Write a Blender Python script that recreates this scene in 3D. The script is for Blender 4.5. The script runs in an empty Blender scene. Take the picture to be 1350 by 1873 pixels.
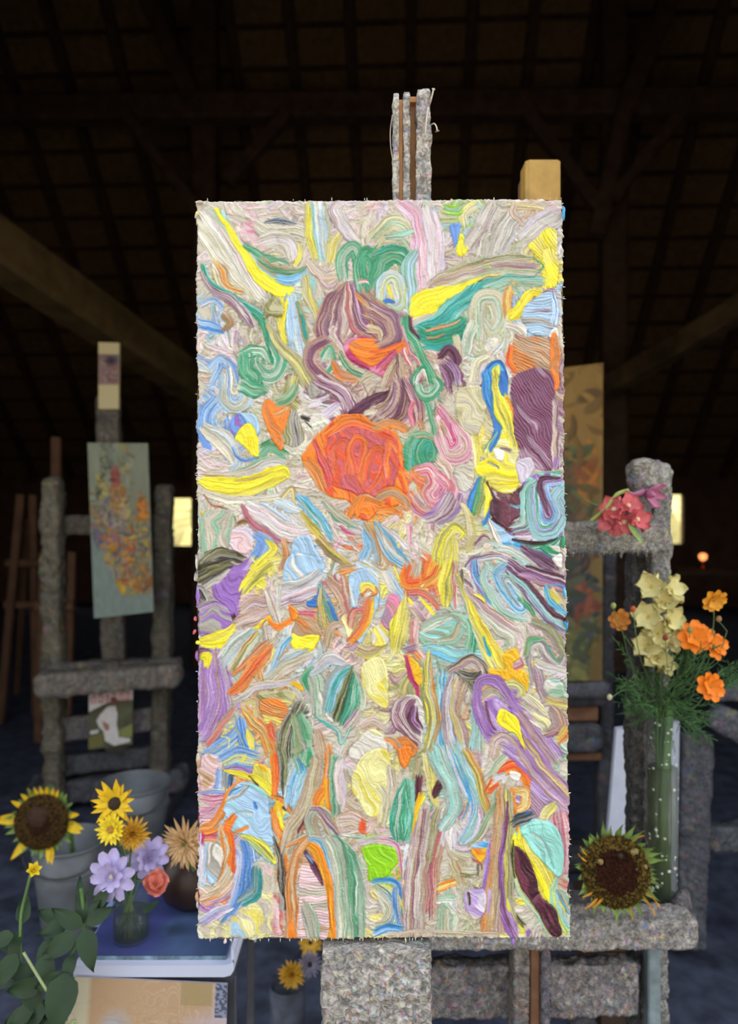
import bpy, math, random
import numpy as np
from mathutils import Vector, Matrix
random.seed(7); RNG = np.random.default_rng(11)
SC = bpy.context.scene; COL = SC.collection
# ---------------------------------------------------------------- camera, light, exposure
F = 1353.0; CX = 675.0; CY = 936.5; CAMH = 1.5        # focal length in px of the 1350x1873 frame
cam = bpy.data.cameras.new('camera'); camo = bpy.data.objects.new('camera', cam); COL.objects.link(camo)
camo.location = (0, 0, CAMH); camo.rotation_euler = (math.pi/2, 0, 0)
cam.sensor_fit = 'VERTICAL'; cam.sensor_height = 36.0; cam.sensor_width = 36.0; cam.lens = 36.0*F/1873.0
cam.clip_start = 0.02; cam.clip_end = 200
cam.dof.use_dof = True; cam.dof.focus_distance = 1.025; cam.dof.aperture_fstop = 3.4
SC.camera = camo
W = bpy.data.worlds.new('World'); SC.world = W; W.use_nodes = True
wn = W.node_tree.nodes; wl = W.node_tree.links; wn.clear()
wo = wn.new('ShaderNodeOutputWorld'); wb = wn.new('ShaderNodeBackground'); ws = wn.new('ShaderNodeTexSky')
ws.sky_type = 'NISHITA'; ws.sun_disc = False; ws.sun_elevation = math.radians(38); ws.sun_rotation = math.radians(60)
ws.air_density = 1.6; ws.dust_density = 4.0; ws.ozone_density = 0.4
wh = wn.new('ShaderNodeHueSaturation'); wh.inputs['Saturation'].default_value = 0.36
wl.new(ws.outputs[0], wh.inputs['Color']); wl.new(wh.outputs[0], wb.inputs['Color']); wl.new(wb.outputs[0], wo.inputs['Surface'])
wb.inputs['Strength'].default_value = 0.55
sun = bpy.data.lights.new('sun', 'SUN'); sun.energy = 5.0; sun.angle = math.radians(0.6); sun.color = (1, .93, .8)
suno = bpy.data.objects.new('sun', sun); COL.objects.link(suno)
suno.rotation_euler = Vector((-.80, -.42, -.62)).to_track_quat('-Z', 'Y').to_euler()
SC.view_settings.view_transform = 'Standard'; SC.view_settings.look = 'None'; SC.view_settings.gamma = 1
SC.view_settings.use_curve_mapping = False
SC.view_settings.exposure = -0.18
# ---------------------------------------------------------------- helpers
def at(px, py, D):
    return Vector(((px-CX)/F*D, D, CAMH-(py-CY)/F*D))
def s2l(c):
    c = np.asarray(c, dtype=np.float32)
    return np.where(c <= .04045, c/12.92, ((c+.055)/1.055)**2.4)
def hx(h):
    return (int(h[0:2], 16)/255, int(h[2:4], 16)/255, int(h[4:6], 16)/255)
def hash01(ix, iy, iz, seed):
    n = (ix.astype(np.int64)*374761393 + iy.astype(np.int64)*668265263 + iz*1274126177 + seed*974711) & 0xffffffff
    n = ((n ^ (n >> 13))*1103515245) & 0xffffffff
    n = ((n ^ (n >> 15))*2654435769) & 0xffffffff
    return ((n >> 8) & 0xffff).astype(np.float32)/32768.0-1.0
def n2(x, y, seed=0):
    ix = np.floor(x); iy = np.floor(y); fx = x-ix; fy = y-iy
    fx = fx*fx*(3-2*fx); fy = fy*fy*(3-2*fy); z = np.int64(0)
    a = hash01(ix, iy, z, seed); b = hash01(ix+1, iy, z, seed); c = hash01(ix, iy+1, z, seed); d = hash01(ix+1, iy+1, z, seed)
    return (a*(1-fx)+b*fx)*(1-fy)+(c*(1-fx)+d*fx)*fy
def n3(p, scale, seed=0):
    p = p*scale; i = np.floor(p); f = p-i; f = f*f*(3-2*f); r = 0
    for dz in (0, 1):
        for dy in (0, 1):
            for dx in (0, 1):
                w = (f[:, 0] if dx else 1-f[:, 0])*(f[:, 1] if dy else 1-f[:, 1])*(f[:, 2] if dz else 1-f[:, 2])
                r = r+w*hash01(i[:, 0]+dx, i[:, 1]+dy, (i[:, 2]+dz).astype(np.int64), seed)
    return r
MATS = {}
def mat(name, col, rough=.6, var=.15, scale=30, bump=.2, metal=0, spec=.4, trans=0, emit=0, alpha=1):
    if name in MATS: return MATS[name]
    m = bpy.data.materials.new(name); m.use_nodes = True; nt = m.node_tree; p = nt.nodes['Principled BSDF']
    c = s2l(hx(col)) if isinstance(col, str) else col
    tc = nt.nodes.new('ShaderNodeTexCoord'); nz = nt.nodes.new('ShaderNodeTexNoise'); nz.inputs['Scale'].default_value = scale
    nz.inputs['Detail'].default_value = 6; nt.links.new(tc.outputs['Object'], nz.inputs['Vector'])
    r = nt.nodes.new('ShaderNodeValToRGB'); r.color_ramp.elements[0].position = .3; r.color_ramp.elements[1].position = .7
    r.color_ramp.elements[0].color = (*[float(v*(1-var)) for v in c], 1); r.color_ramp.elements[1].color = (*[float(min(1, v*(1+var))) for v in c], 1)
    nt.links.new(nz.outputs['Fac'], r.inputs['Fac']); nt.links.new(r.outputs[0], p.inputs['Base Color'])
    p.inputs['Roughness'].default_value = rough; p.inputs['Metallic'].default_value = metal
    p.inputs['Specular IOR Level'].default_value = spec
    if alpha < 1: p.inputs['Alpha'].default_value = alpha
    if trans: p.inputs['Transmission Weight'].default_value = trans; p.inputs['IOR'].default_value = 1.33
    if emit: p.inputs['Emission Color'].default_value = (*[float(v) for v in c], 1); p.inputs['Emission Strength'].default_value = emit
    if bump:
        b = nt.nodes.new('ShaderNodeBump'); b.inputs['Strength'].default_value = bump; b.inputs['Distance'].default_value = .01
        nt.links.new(nz.outputs['Fac'], b.inputs['Height']); nt.links.new(b.outputs[0], p.inputs['Normal'])
    MATS[name] = m; return m
def vmat(name, rough=.45, spec=.4):
    if name in MATS: return MATS[name]
    m = bpy.data.materials.new(name); m.use_nodes = True; nt = m.node_tree; p = nt.nodes['Principled BSDF']
    a = nt.nodes.new('ShaderNodeVertexColor'); a.layer_name = 'paint'; nt.links.new(a.outputs[0], p.inputs['Base Color'])
    p.inputs['Roughness'].default_value = rough; p.inputs['Specular IOR Level'].default_value = spec
    if name == 'crusted paint':     # gritty fine relief of dried paint crumbs
        tc = nt.nodes.new('ShaderNodeTexCoord'); nz = nt.nodes.new('ShaderNodeTexNoise'); nz.inputs['Scale'].default_value = 120; nz.inputs['Detail'].default_value = 5; nz.inputs['Distortion'].default_value = 1.2
        nt.links.new(tc.outputs['Object'], nz.inputs['Vector']); mr = nt.nodes.new('ShaderNodeMapRange'); mr.inputs['From Min'].default_value = .36; mr.inputs['From Max'].default_value = .64; mr.inputs['To Min'].default_value = .50; mr.inputs['To Max'].default_value = 1.35
        nt.links.new(nz.outputs['Fac'], mr.inputs['Value']); mx = nt.nodes.new('ShaderNodeMix'); mx.data_type = 'RGBA'; mx.blend_type = 'MULTIPLY'; mx.inputs['Factor'].default_value = 1
        nt.links.new(a.outputs[0], mx.inputs[6]); nt.links.new(mr.outputs[0], mx.inputs[7]); nt.links.new(mx.outputs[2], p.inputs['Base Color'])
        bp = nt.nodes.new('ShaderNodeBump'); bp.inputs['Strength'].default_value = 1; bp.inputs['Distance'].default_value = .007; nt.links.new(nz.outputs['Fac'], bp.inputs['Height']); nt.links.new(bp.outputs[0], p.inputs['Normal'])
    MATS[name] = m; return m
def thing(name, label, cat, loc=(0, 0, 0), group=None):
    o = bpy.data.objects.new(name, None); COL.objects.link(o); o.location = loc; o.empty_display_size = .05
    o['label'] = label; o['category'] = cat
    if group: o['group'] = group
    return o
def tag(o, label, cat, group=None):
    o['label'] = label; o['category'] = cat
    if group: o['group'] = group
    return o
def root_loc(par):
    v = Vector((0, 0, 0)); p = par
    while p is not None: v += p.location; p = p.parent
    return v
def mesh(name, V, Fc, m, parent=None, smooth=True, cols=None, label=None, kind=None, quads=None):
    """V in world coordinates"""
    me = bpy.data.meshes.new(name)
    V = np.asarray(V, dtype=np.float32)
    off = np.array(root_loc(parent)) if parent is not None else (V.min(0)+V.max(0))/2
    if parent is None: off = off.copy(); off[2] = V[:, 2].min()
    V = V-off
    if quads is not None:
        me.vertices.add(len(V)); me.vertices.foreach_set('co', V.ravel().astype(np.float32))
        n = len(quads); me.loops.add(n*4); me.loops.foreach_set('vertex_index', quads.ravel().astype(np.int32))
        me.polygons.add(n); me.polygons.foreach_set('loop_start', np.arange(0, n*4, 4, dtype=np.int32))
        me.update(calc_edges=True)
    else:
        me.from_pydata([tuple(map(float, v)) for v in V], [], [tuple(f) for f in Fc])
    if cols is not None:
        ca = me.color_attributes.new('paint', 'FLOAT_COLOR', 'POINT')
        c4 = np.ones((len(V), 4), dtype=np.float32); c4[:, :3] = cols; ca.data.foreach_set('color', c4.ravel())
    me.polygons.foreach_set('use_smooth', np.full(len(me.polygons), smooth))
    if m: me.materials.append(m)
    o = bpy.data.objects.new(name, me); COL.objects.link(o)
    if parent is not None: o.parent = parent
    else: o.location = tuple(map(float, off))
    if label: o['label'] = label
    if kind: o['kind'] = kind
    return o
def frame_of(d):
    d = Vector(d).normalized(); up = Vector((0, 0, 1)) if abs(d.z) < .9 else Vector((0, 1, 0))
    s = d.cross(up).normalized(); u = s.cross(d).normalized(); return d, s, u
def tube_vf(P, R, n=8, cap=True):
    V = []; Fc = []; P = [Vector(p) for p in P]
    R = [R]*len(P) if not hasattr(R, '__len__') else R
    ps = None
    for i, p in enumerate(P):
        d = (P[min(i+1, len(P)-1)]-P[max(i-1, 0)]).normalized()
        if ps is None: _, s, u = frame_of(d)
        else: s = (ps-d*ps.dot(d)).normalized(); u = s.cross(d)
        ps = s
        for k in range(n):
            a = 2*math.pi*k/n; V.append(p+s*math.cos(a)*R[i]+u*math.sin(a)*R[i])
    for i in range(len(P)-1):
        for k in range(n):
            a = i*n+k; b = i*n+(k+1) % n; Fc.append((a, b, b+n, a+n))
    if cap: Fc.append(tuple(range(n))[::-1]); Fc.append(tuple(range((len(P)-1)*n, len(P)*n)))
    return [tuple(v) for v in V], Fc
def tube(name, P, R, m, parent=None, n=8, **k):
    V, Fc = tube_vf(P, R, n); return mesh(name, V, Fc, m, parent, **k)
def smooth_path(P, n=6):
    P = [Vector(p) for p in P]; out = []
    for i in range(len(P)-1):
        a = P[max(i-1, 0)]; b = P[i]; c = P[i+1]; d = P[min(i+2, len(P)-1)]
        for k in range(n):
            t = k/n; out.append(.5*((2*b)+(c-a)*t+(2*a-5*b+4*c-d)*t*t+(3*b-a-3*c+d)*t**3))
    out.append(P[-1]); return out
def join_vf(L):
    V = []; Fc = []
    for v, f in L:
        o = len(V); V += list(v); Fc += [tuple(i+o for i in q) for q in f]
    return V, Fc
def box_vf(lo, hi):
    x0, y0, z0 = lo; x1, y1, z1 = hi
    V = [(x0, y0, z0), (x1, y0, z0), (x1, y1, z0), (x0, y1, z0), (x0, y0, z1), (x1, y0, z1), (x1, y1, z1), (x0, y1, z1)]
    return V, [(0, 3, 2, 1), (4, 5, 6, 7), (0, 1, 5, 4), (1, 2, 6, 5), (2, 3, 7, 6), (3, 0, 4, 7)]
def beam_vf(a, b, w, h, bev=.12, w2=None, h2=None):
    """bevelled bar from a to b; w across, h the other way"""
    a = Vector(a); b = Vector(b); d, s, u = frame_of(b-a); V = []
    for p, ww, hh in ((a, w, h), (b, w2 or w, h2 or h)):
        c = bev*min(ww, hh)
        for (i, j) in ((ww/2-c, hh/2), (ww/2, hh/2-c), (ww/2, -hh/2+c), (ww/2-c, -hh/2), (-ww/2+c, -hh/2), (-ww/2, -hh/2+c), (-ww/2, hh/2-c), (-ww/2+c, hh/2)):
            V.append(tuple(p+s*i+u*j))
    Fc = [(k, (k+1) % 8, (k+1) % 8+8, k+8) for k in range(8)]+[tuple(range(8))[::-1], tuple(range(8, 16))]
    return V, Fc
def beam(name, a, b, w, h, m, parent=None, **k):
    w2 = k.pop('w2', None); h2 = k.pop('h2', None)
    V, Fc = beam_vf(a, b, w, h, w2=w2, h2=h2); return mesh(name, V, Fc, m, parent, smooth=False, **k)
def lathe_vf(c, prof, n=32):
    V = []; Fc = []
    for r, z in prof:
        for k in range(n):
            a = 2*math.pi*k/n; V.append((c[0]+r*math.cos(a), c[1]+r*math.sin(a), c[2]+z))
    for i in range(len(prof)-1):
        for k in range(n):
            a = i*n+k; b = i*n+(k+1) % n; Fc.append((a, b, b+n, a+n))
    return V, Fc
PALC = ['8f8c88', 'a9a6a0', '77767a', 'b8b3aa', '99938a', '8a8fa0']
ACC = ['5f7fc0', 'c0507a', 'd8c850', '4fa080', '9070b8', 'd07848', 'e0d8d0', '6ab0b8', 'c8a8c0']
def crust_cols(P, tint, acc=.16, freq=42, seed=0):
    n = n3(P, freq, seed); n_b = n3(P, freq*2.7, seed+1); n_c = n3(P, freq*.45, seed+2)
    base = np.array(hx(tint)); g = np.array([hx(c) for c in PALC]); k = ((n*.5+.5)*5.99).astype(int) % 6
    c = base*.6+g[k]*.4*(base.mean()/.62)
    a = np.array([hx(x) for x in ACC]); ka = (np.abs(n_b*7+n_c*9+n3(P, freq*.8, seed+7)*5)).astype(int) % len(ACC)
    w = (n3(P, freq*1.5, seed+5) > (1-acc*3)*.6)[:, None]*.42*np.clip(.4+n_b, 0, 1)[:, None]
    c = c*(1-w)+a[ka]*w*(.5+.5*base.mean()/.62)
    c = c*(1+.16*n_b)[:, None]
    return s2l(np.clip(c, 0, 1))
def crust(name, a, b, w, h, parent, tint='9a968e', amp=.004, res=.006, acc=.16, seed=None, roundend=True, w2=None, label=None, freq=42, rough=.55):
    """a wooden bar caked in dried paint: a bar from a to b whose skin is pushed out by layered noise"""
    a = Vector(a); b = Vector(b); L = (b-a).length; d, s, u = frame_of(b-a)
    seed = int(abs(hash01(np.array([a.x*997]), np.array([b.z*991]), np.int64(3), 5)[0])*9999) if seed is None else seed
    na = max(3, int(L/res)); nw = max(2, int(w/res)); nh = max(2, int(h/res))
    ring = [(-w/2+w*i/nw, -h/2) for i in range(nw)]+[(w/2, -h/2+h*i/nh) for i in range(nh)]+[(w/2-w*i/nw, h/2) for i in range(nw)]+[(-w/2, h/2-h*i/nh) for i in range(nh)]
    ring = np.array(ring); n = len(ring)
    T = np.linspace(0, 1, na+1); k2 = (w2/w if w2 else 1)
    A = np.array(a); D = np.array(d); S = np.array(s); U = np.array(u)
    P = []; N = []
    for i, t in enumerate(T):
        e = min(t, 1-t)*L; r = max(w, h)*.35
        f = math.sqrt(max(.02, 1-(1-min(1, e/r))**2)) if roundend and r > 0 else 1
        f = .62+.38*f
        q = ring*np.array([f*(1+(k2-1)*t), f])
        P.append(A+D*(L*t)+q[:, :1]*S+q[:, 1:]*U)
        nn = ring/np.array([w/2, h/2]); nn = nn**3; nn /= np.linalg.norm(nn, axis=1)[:, None]; N.append(nn[:, :1]*S+nn[:, 1:]*U)
    # end caps
    for (t, sg) in ((0, -1), (1, 1)):
        for f in (.5, .0):
            q = ring*f*.62; P.append(A+D*(L*t)+q[:, :1]*S+q[:, 1:]*U); N.append(np.tile(D*sg, (n, 1)))
    P = np.concatenate(P); N = np.concatenate(N)
    k = 1/(amp*5)
    dsp = n3(P, k*.5, seed)*.8+n3(P, k, seed+3)*.7+(1-np.abs(n3(P, k*1.9, seed+4))*2)*.5+n3(P, k*3.7, seed+6)*.45+.4
    cols = crust_cols(P, tint, acc, freq, seed)
    ao = 1
    P = P+N*(dsp*amp)[:, None]
    i0 = np.arange(na)[:, None]*n; j = np.arange(n)[None, :]; j2 = (j+1) % n
    Q = np.stack([i0+j, i0+j2, i0+n+j2, i0+n+j], -1).reshape(-1, 4)
    c0 = (na+1)*n; jj = np.arange(n); jk = (jj+1) % n
    E = [np.stack([jk, jj, c0+jj, c0+jk], -1), np.stack([c0+jk, c0+jj, c0+n+jj, c0+n+jk], -1),
         np.stack([na*n+jj, na*n+jk, c0+2*n+jk, c0+2*n+jj], -1), np.stack([c0+2*n+jj, c0+2*n+jk, c0+3*n+jk, c0+3*n+jj], -1)]
    Q = np.concatenate([Q]+E)
    return mesh(name, P, None, vmat('crusted paint', rough), parent, True, cols, label, quads=Q)
# ---------------------------------------------------------------- the barn
cs, sn = math.cos(.05), math.sin(.05)
def bw(x, y, z): return (x*cs+y*sn, -x*sn+y*cs, z)
def struct(name, V, Fc, m, parent=None, **k):
    o = mesh(name, [bw(*v) for v in V], Fc, m, parent, smooth=False)
    if parent is None: o['kind'] = 'structure'
    return o
XW = 11.0; YF = 12.0; ZE = 2.12; YR = 6.2; ZR = ZE+(YF-YR); YN = 1.9; ZN = ZR-(YR-YN)
M_roof = mat('reed boarding', '735a3a', .9, .25, 14, .3); M_wood = mat('old oak', '4a3629', .85, .35, 9, .4); M_wall = mat('dark boarding', '6a4c3c', .9, .3, 5, .3)
M_beam = mat('lit oak', '6a5838', .9, .4, 6, .5)  # lighter oak: light falling on the near strut is put into its colour
def mfloor():
    m = mat('paint-stained sky-tinted concrete floor', '484d60', .75, .5, 14, .25); return m  # the blue is sky reflection put into the base colour
def slab(a, b, c, d, t):   # a thick quad
    a, b, c, d = map(Vector, (a, b, c, d)); n = (b-a).cross(d-a).normalized()*t
    V = [a, b, c, d, a+n, b+n, c+n, d+n]; return [tuple(v) for v in V], [(0, 1, 2, 3), (7, 6, 5, 4), (0, 4, 5, 1), (1, 5, 6, 2), (2, 6, 7, 3), (3, 7, 4, 0)]
fl = struct('floor', *box_vf((-XW, YN-1.4, -.1), (XW, YF, 0)), mfloor())
gr = mesh('ground', *box_vf((-40, -60, -.12), (40, 8.0, -.02)), mat('pale gravel yard', 'a89c88', .95, .2, 2, .3), smooth=False); gr['kind'] = 'structure'
ce = struct('ceiling', *slab((-XW, YF, ZE), (XW, YF, ZE), (XW, YR, ZR), (-XW, YR, ZR), -.06), M_roof)
c2 = struct('ceiling', *slab((-XW, YR, ZR), (XW, YR, ZR), (XW, YN, ZN), (-XW, YN, ZN), -.06), M_roof)
# rafters and battens under the far slope, each a part of the ceiling
u = Vector((0, -1, 1)).normalized()
for k in range(-16, 17):
    x = k*.62+.05; a = Vector((x, YF-.02, ZE-.05)); b = Vector((x, YR+.05, ZR-.08))
    V, Fc = beam_vf(a, b, .11, .12); struct('rafter', V, Fc, M_wood, ce)
n_b = 21
for k in range(1, n_b):
    t = k/n_b; y = YF+(YR-YF)*t; z = ZE+(ZR-ZE)*t
    V, Fc = beam_vf((-XW, y-.01, z-.03), (XW, y-.01, z-.03), .035, .05); struct('batten', V, Fc, M_wood, ce)
def unb(px, py, yb):
    """point seen at (px,py) on the barn plane y=yb"""
    dx, dz = (px-CX)/F, -(py-CY)/F; D = yb/(cs+dx*sn); x = dx*D*cs-D*sn; return Vector((x, yb, CAMH+dz*D))
def timber(name, p, q, yb, w, d=.16, m=None, y2=None):
    a = unb(*p, yb); b = unb(*q, y2 or yb); V, Fc = beam_vf(a, b, w, d); return struct(name, V, Fc, m or M_wood, ce)
yb = 7.0
timber('tie_beam', (-500, 208), (1900, 184), yb, .22, .25)
for px in (376, 1122):
    a = unb(px, -60, yb+.15); V, Fc = beam_vf((a.x, yb+.15, 0), (a.x, yb+.15, 6.9), .24, .22); struct('post', V, Fc, M_wood, ce)
for p, q, w in (((262, -20), (350, 178), .16), ((232, 212), (372, 400), .15), ((528, 205), (415, 335), .13), ((1232, -20), (1142, 200), .18), ((1142, 200), (1090, 430), .15), ((965, 208), (1110, 400), .13), ((1248, 205), (1118, 365), .13)):
    timber('brace', p, q, yb-.12, w, .12)
M_b2 = mat('weathered oak', '5c4932', .9, .5, 5, .5)
timber('collar_strut', (-120, 375), (395, 730), 4.0, .30, .3, M_beam, 6.9)
timber('collar_strut', (1420, 525), (1105, 712), 5.2, .15, .18, M_b2, 6.9)
# end wall with two small windows
W1 = (-3.72, 1.335, .235, .415); W2 = (4.22, 1.385, .215, .415)     # centre x, z, half width, half height
xs = sorted([-XW, W1[0]-W1[2], W1[0]+W1[2], W2[0]-W2[2], W2[0]+W2[2], XW])
L = [box_vf((xs[0], YF, 0), (xs[1], YF+.2, ZE)), box_vf((xs[2], YF, 0), (xs[3], YF+.2, ZE)), box_vf((xs[4], YF, 0), (xs[5], YF+.2, ZE))]
for w in (W1, W2): L += [box_vf((w[0]-w[2], YF, 0), (w[0]+w[2], YF+.2, w[1]-w[3])), box_vf((w[0]-w[2], YF, w[1]+w[3]), (w[0]+w[2], YF+.2, ZE))]
wallb = struct('wall_back', *join_vf(L), M_wall)
glass = mat('old window glass', 'f4f2e8', .04, 0, 3, 0, alpha=.12)
for i, w in enumerate((W1, W2)):
    x0, x1, z0, z1 = w[0]-w[2], w[0]+w[2], w[1]-w[3], w[1]+w[3]; t = .025
    L = [box_vf((x0, YF-.015, z0), (x0+t, YF+.07, z1)), box_vf((x1-t, YF-.015, z0), (x1, YF+.07, z1)), box_vf((x0+t, YF-.015, z0), (x1-t, YF+.07, z0+t)), box_vf((x0+t, YF-.015, z1-t), (x1-t, YF+.07, z1))]
    wo_ = struct('window_%d' % (i+1), *join_vf(L), M_wood)
    struct('pane', *box_vf((x0+t, YF+.03, z0+t), (x1-t, YF+.036, z1-t)), glass, wo_)
struct('wall_left', *box_vf((-XW-.2, YN, 0), (-XW, YF+.2, ZR)), M_wall); struct('wall_right', *box_vf((XW, YN, 0), (XW+.2, YF+.2, ZR)), M_wall)
DWL, DWR, DH = -2.6, 2.6, 3.1
struct('wall_front', *join_vf([box_vf((-XW, YN-.2, 0), (DWL, YN, ZN)), box_vf((DWR, YN-.2, 0), (XW, YN, ZN)), box_vf((DWL, YN-.2, DH), (DWR, YN, ZN))]), M_wall)
# sunlit bank of grass outside the windows
M_gr = mat('sunlit yellow grass', 'd2c67c', .9, .3, 3, .3)
n = 24; V = []; Fc = []
for i in range(n+1):
    for j in range(n+1):
        x = -14+28*i/n; y = 12.5+12*j/n; z = -.05+max(0, (y-13.4))*.42+.25*math.sin(x*1.7+y)*max(0, min(1, y-14)); V.append((x, y, z))
for i in range(n):
    for j in range(n): a = i*(n+1)+j; Fc.append((a, a+n+1, a+n+2, a+1))
g = struct('ground_bank', V, Fc, M_gr)
# ---------------------------------------------------------------- the painting's strokes, in the pixel frame of the canvas (eight zoomed tiles)
TILES = {1: (350, 360, 3.857), 2: (690, 360, 3.857), 3: (350, 700, 3.857), 4: (690, 700, 3.857), 5: (350, 1040, 3.857), 6: (690, 1040, 3.857), 7: (350, 1380, 3.857), 8: (690, 1380, 3.75), 0: (0, 0, 1)}
PAL = {'Y': ('f6ea2a', 'bright yellow'), 'y': ('e2d55e', 'soft yellow'), 'c': ('e9e4a2', 'cream'), 'C': ('d6cfac', 'pale straw'), 'O': ('f08322', 'orange'), 'o': ('cf8040', 'burnt orange'),
 'R': ('e4552c', 'red orange'), 'r': ('c85a60', 'rose red'), 'M': ('b52c68', 'magenta'), 'P': ('743c60', 'plum'), 'p': ('a07f98', 'mauve'), 'V': ('9669bd', 'violet'), 'v': ('bda0d6', 'lavender'),
 'l': ('d9cfe2', 'pale lavender'), 'B': ('6b96de', 'blue'), 'b': ('a9cbea', 'light blue'), 'D': ('2e72c4', 'deep blue'), 'S': ('45a5e0', 'sky blue'), 'T': ('1c9a94', 'teal'), 't': ('93cdc8', 'aqua'),
 'A': ('98dcd4', 'pale aqua'), 'G': ('2f9467', 'green'), 'g': ('93b99e', 'grey green'), 'L': ('93d416', 'lime green'), 'e': ('8c8c58', 'olive'), 'E': ('bcb68e', 'pale olive'), 'n': ('bd9b7c', 'tan'),
 'N': ('8d6240', 'brown'), 'w': ('dcd8d0', 'off-white'), 'W': ('f4f2ee', 'white'), 'k': ('2b2724', 'black'), 'x': ('a39f98', 'grey'), 'X': ('c4bcac', 'warm grey'), 'z': ('e2c2c8', 'pale pink'), 'Z': ('d883a6', 'pink'),
 'q': ('43142c', 'dark maroon'), 'Q': ('6a3044', 'maroon'), 'd': ('efb818', 'golden yellow')}
SEEDS = """
1:90,90 wXx;300,110 wXz;600,100 wXl;600,250 wXc;1100,100 zwl;1250,250 zwE;420,240 zZz;150,250 wWC;80,420 zwl;250,550 nECW;120,820 bBtl;150,1000 lwz;100,1250 bBwn;300,1130 xpwE;880,700 wXtE;900,550 CwzX;600,830 xeXE;470,1230 Xwg;750,1200 eEGg;1250,900 nPp;1000,1050 nXz
2:100,100 zzlw;300,300 zlw;120,250 EgC;350,500 zlw;560,120 LbtEw;750,150 xwlX;900,250 xXwl;1100,130 nwzX;1200,250 wlx;800,330 XwE;900,480 EXg;600,560 nXp;1200,550 YyE;780,850 XCgw;750,1000 XEw;1150,800 bBx;870,1100 wlC;700,1200 wXc;1100,1100 Ppn;420,1150 nXz;150,1250 nPX;1270,750 bBw
3:100,200 bBw;200,60 bBlw;90,300 Bb;150,550 wlXz;400,200 bBl;450,180 XEw;650,60 EeX;850,180 WWXl;950,90 Pl;800,330 Wwz;750,500 wX;800,650 Xwz;600,600 wXgn;300,920 wXC;150,1050 XXg;400,1000 lwX;600,950 wbl;850,750 zXw;850,950 CXz;1000,850 zXC;1250,950 Onz;1100,950 zwC;950,1050 zwZ;850,1250 bw;1200,1200 wbnR;1000,1200 nCe;300,1150 lwz;200,1280 ke;500,1270 YyX;650,1250 nE;1280,1100 bxw
4:60,90 nPX;230,30 Pr;380,90 zGn;600,50 zEXl;620,250 ECn;720,330 XCy;900,620 ycY;500,450 znZ;600,650 XwC;350,480 nwg;400,800 zZp;500,900 pvX;100,650 RO;100,900 Onz;150,1000 cyz;300,1050 XCw;400,1150 XEC;550,1000 yEX;100,1150 bnw;200,1200 lwz;700,900 wXE;750,1080 twn;900,450 yYc;1050,620 wlx;1100,400 Pp;1200,1250 wG;850,900 Qq;1150,950 tbP;950,1250 wtX;600,1300 EwX;1250,1300 wP
5:80,100 kx;250,150 Vv;450,60 yYX;550,120 Xzn;800,60 bw;780,200 lpw;450,300 znX;150,330 Vx;600,300 wxl;280,650 wXt;700,640 xwb;150,850 Vvx;450,750 OnX;620,820 xwX;900,300 XOn;1000,80 rpn;1200,80 bw;1330,500 ywc;1150,600 nzp;1280,750 yYc;900,720 wxb;850,950 xgw;1050,850 TGb;1250,950 nXE;600,920 yEe;420,940 nzy;560,1030 OyN;700,1100 xkeg;750,1200 gex;250,1200 By;450,1200 yOn;900,1250 nzX;1250,1250 zcX;1100,1150 pX
6:60,100 bwy;220,60 RO;350,60 ROy;60,350 pzn;300,300 pzn;420,430 gxt;500,600 tbg;700,250 wnXl;700,80 bPw;850,450 znXg;1000,500 zwX;1250,250 twzn;1200,550 xpnE;1250,720 wXpz;1250,900 gtzX;1280,1050 ynp;60,800 ycc;40,1050 cyX;230,1000 nPX;100,1150 nX;350,900 ey;450,1000 tbx;560,950 xpn;620,1150 nyp;700,1100 tbX;850,1250 Xnpl;900,1000 V;1050,850 ECw;1080,950 Xwc;1250,1100 pxn;1300,1300 tgX;960,700 dy;620,750 xnk;250,1250 On;1020,1250 Vv
7:100,130 nzX;320,40 By;180,350 ZzM;200,200 Bb;480,150 yO;600,100 xOg;700,250 bSgn;800,100 gLbx;850,250 nXE;950,300 On;1010,200 gxX;1050,100 wzx;1250,150 cy;1250,450 cyw;1150,400 nXz;1150,500 nzX;100,700 wbx;200,600 Onb;150,1000 wOlV;400,750 bx;350,1000 bDx;530,900 zXr;400,1150 ycb;600,1150 rz;100,1250 wyC;700,900 nOX;700,1200 OnX;820,1000 nzX;850,1200 znX;870,500 xgX;700,500 nyb;1050,850 XCgw;1300,800 L;1250,1050 zXw;1250,1200 yC
8:60,150 cyX;230,80 eng;330,60 eyX;450,100 tbx;600,100 bxw;700,150 nyX;850,80 Xwp;1050,100 Vv;1250,50 gX;1150,280 pv;1250,600 zpr;100,350 Gg;40,500 zXt;50,750 L;180,700 wzO;270,700 pwX;370,750 nPr;450,600 pwl;600,550 lpw;560,750 nEX;650,850 XEk;600,1000 lX;420,1050 gwX;600,1150 XE;280,1080 nw;60,1000 Eyx;780,700 nEp;850,1000 npE;1000,1150 Xw;950,950 lz;1100,600 t;1000,900 q;1100,900 Y;1250,1000 tgX
"""
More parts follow.
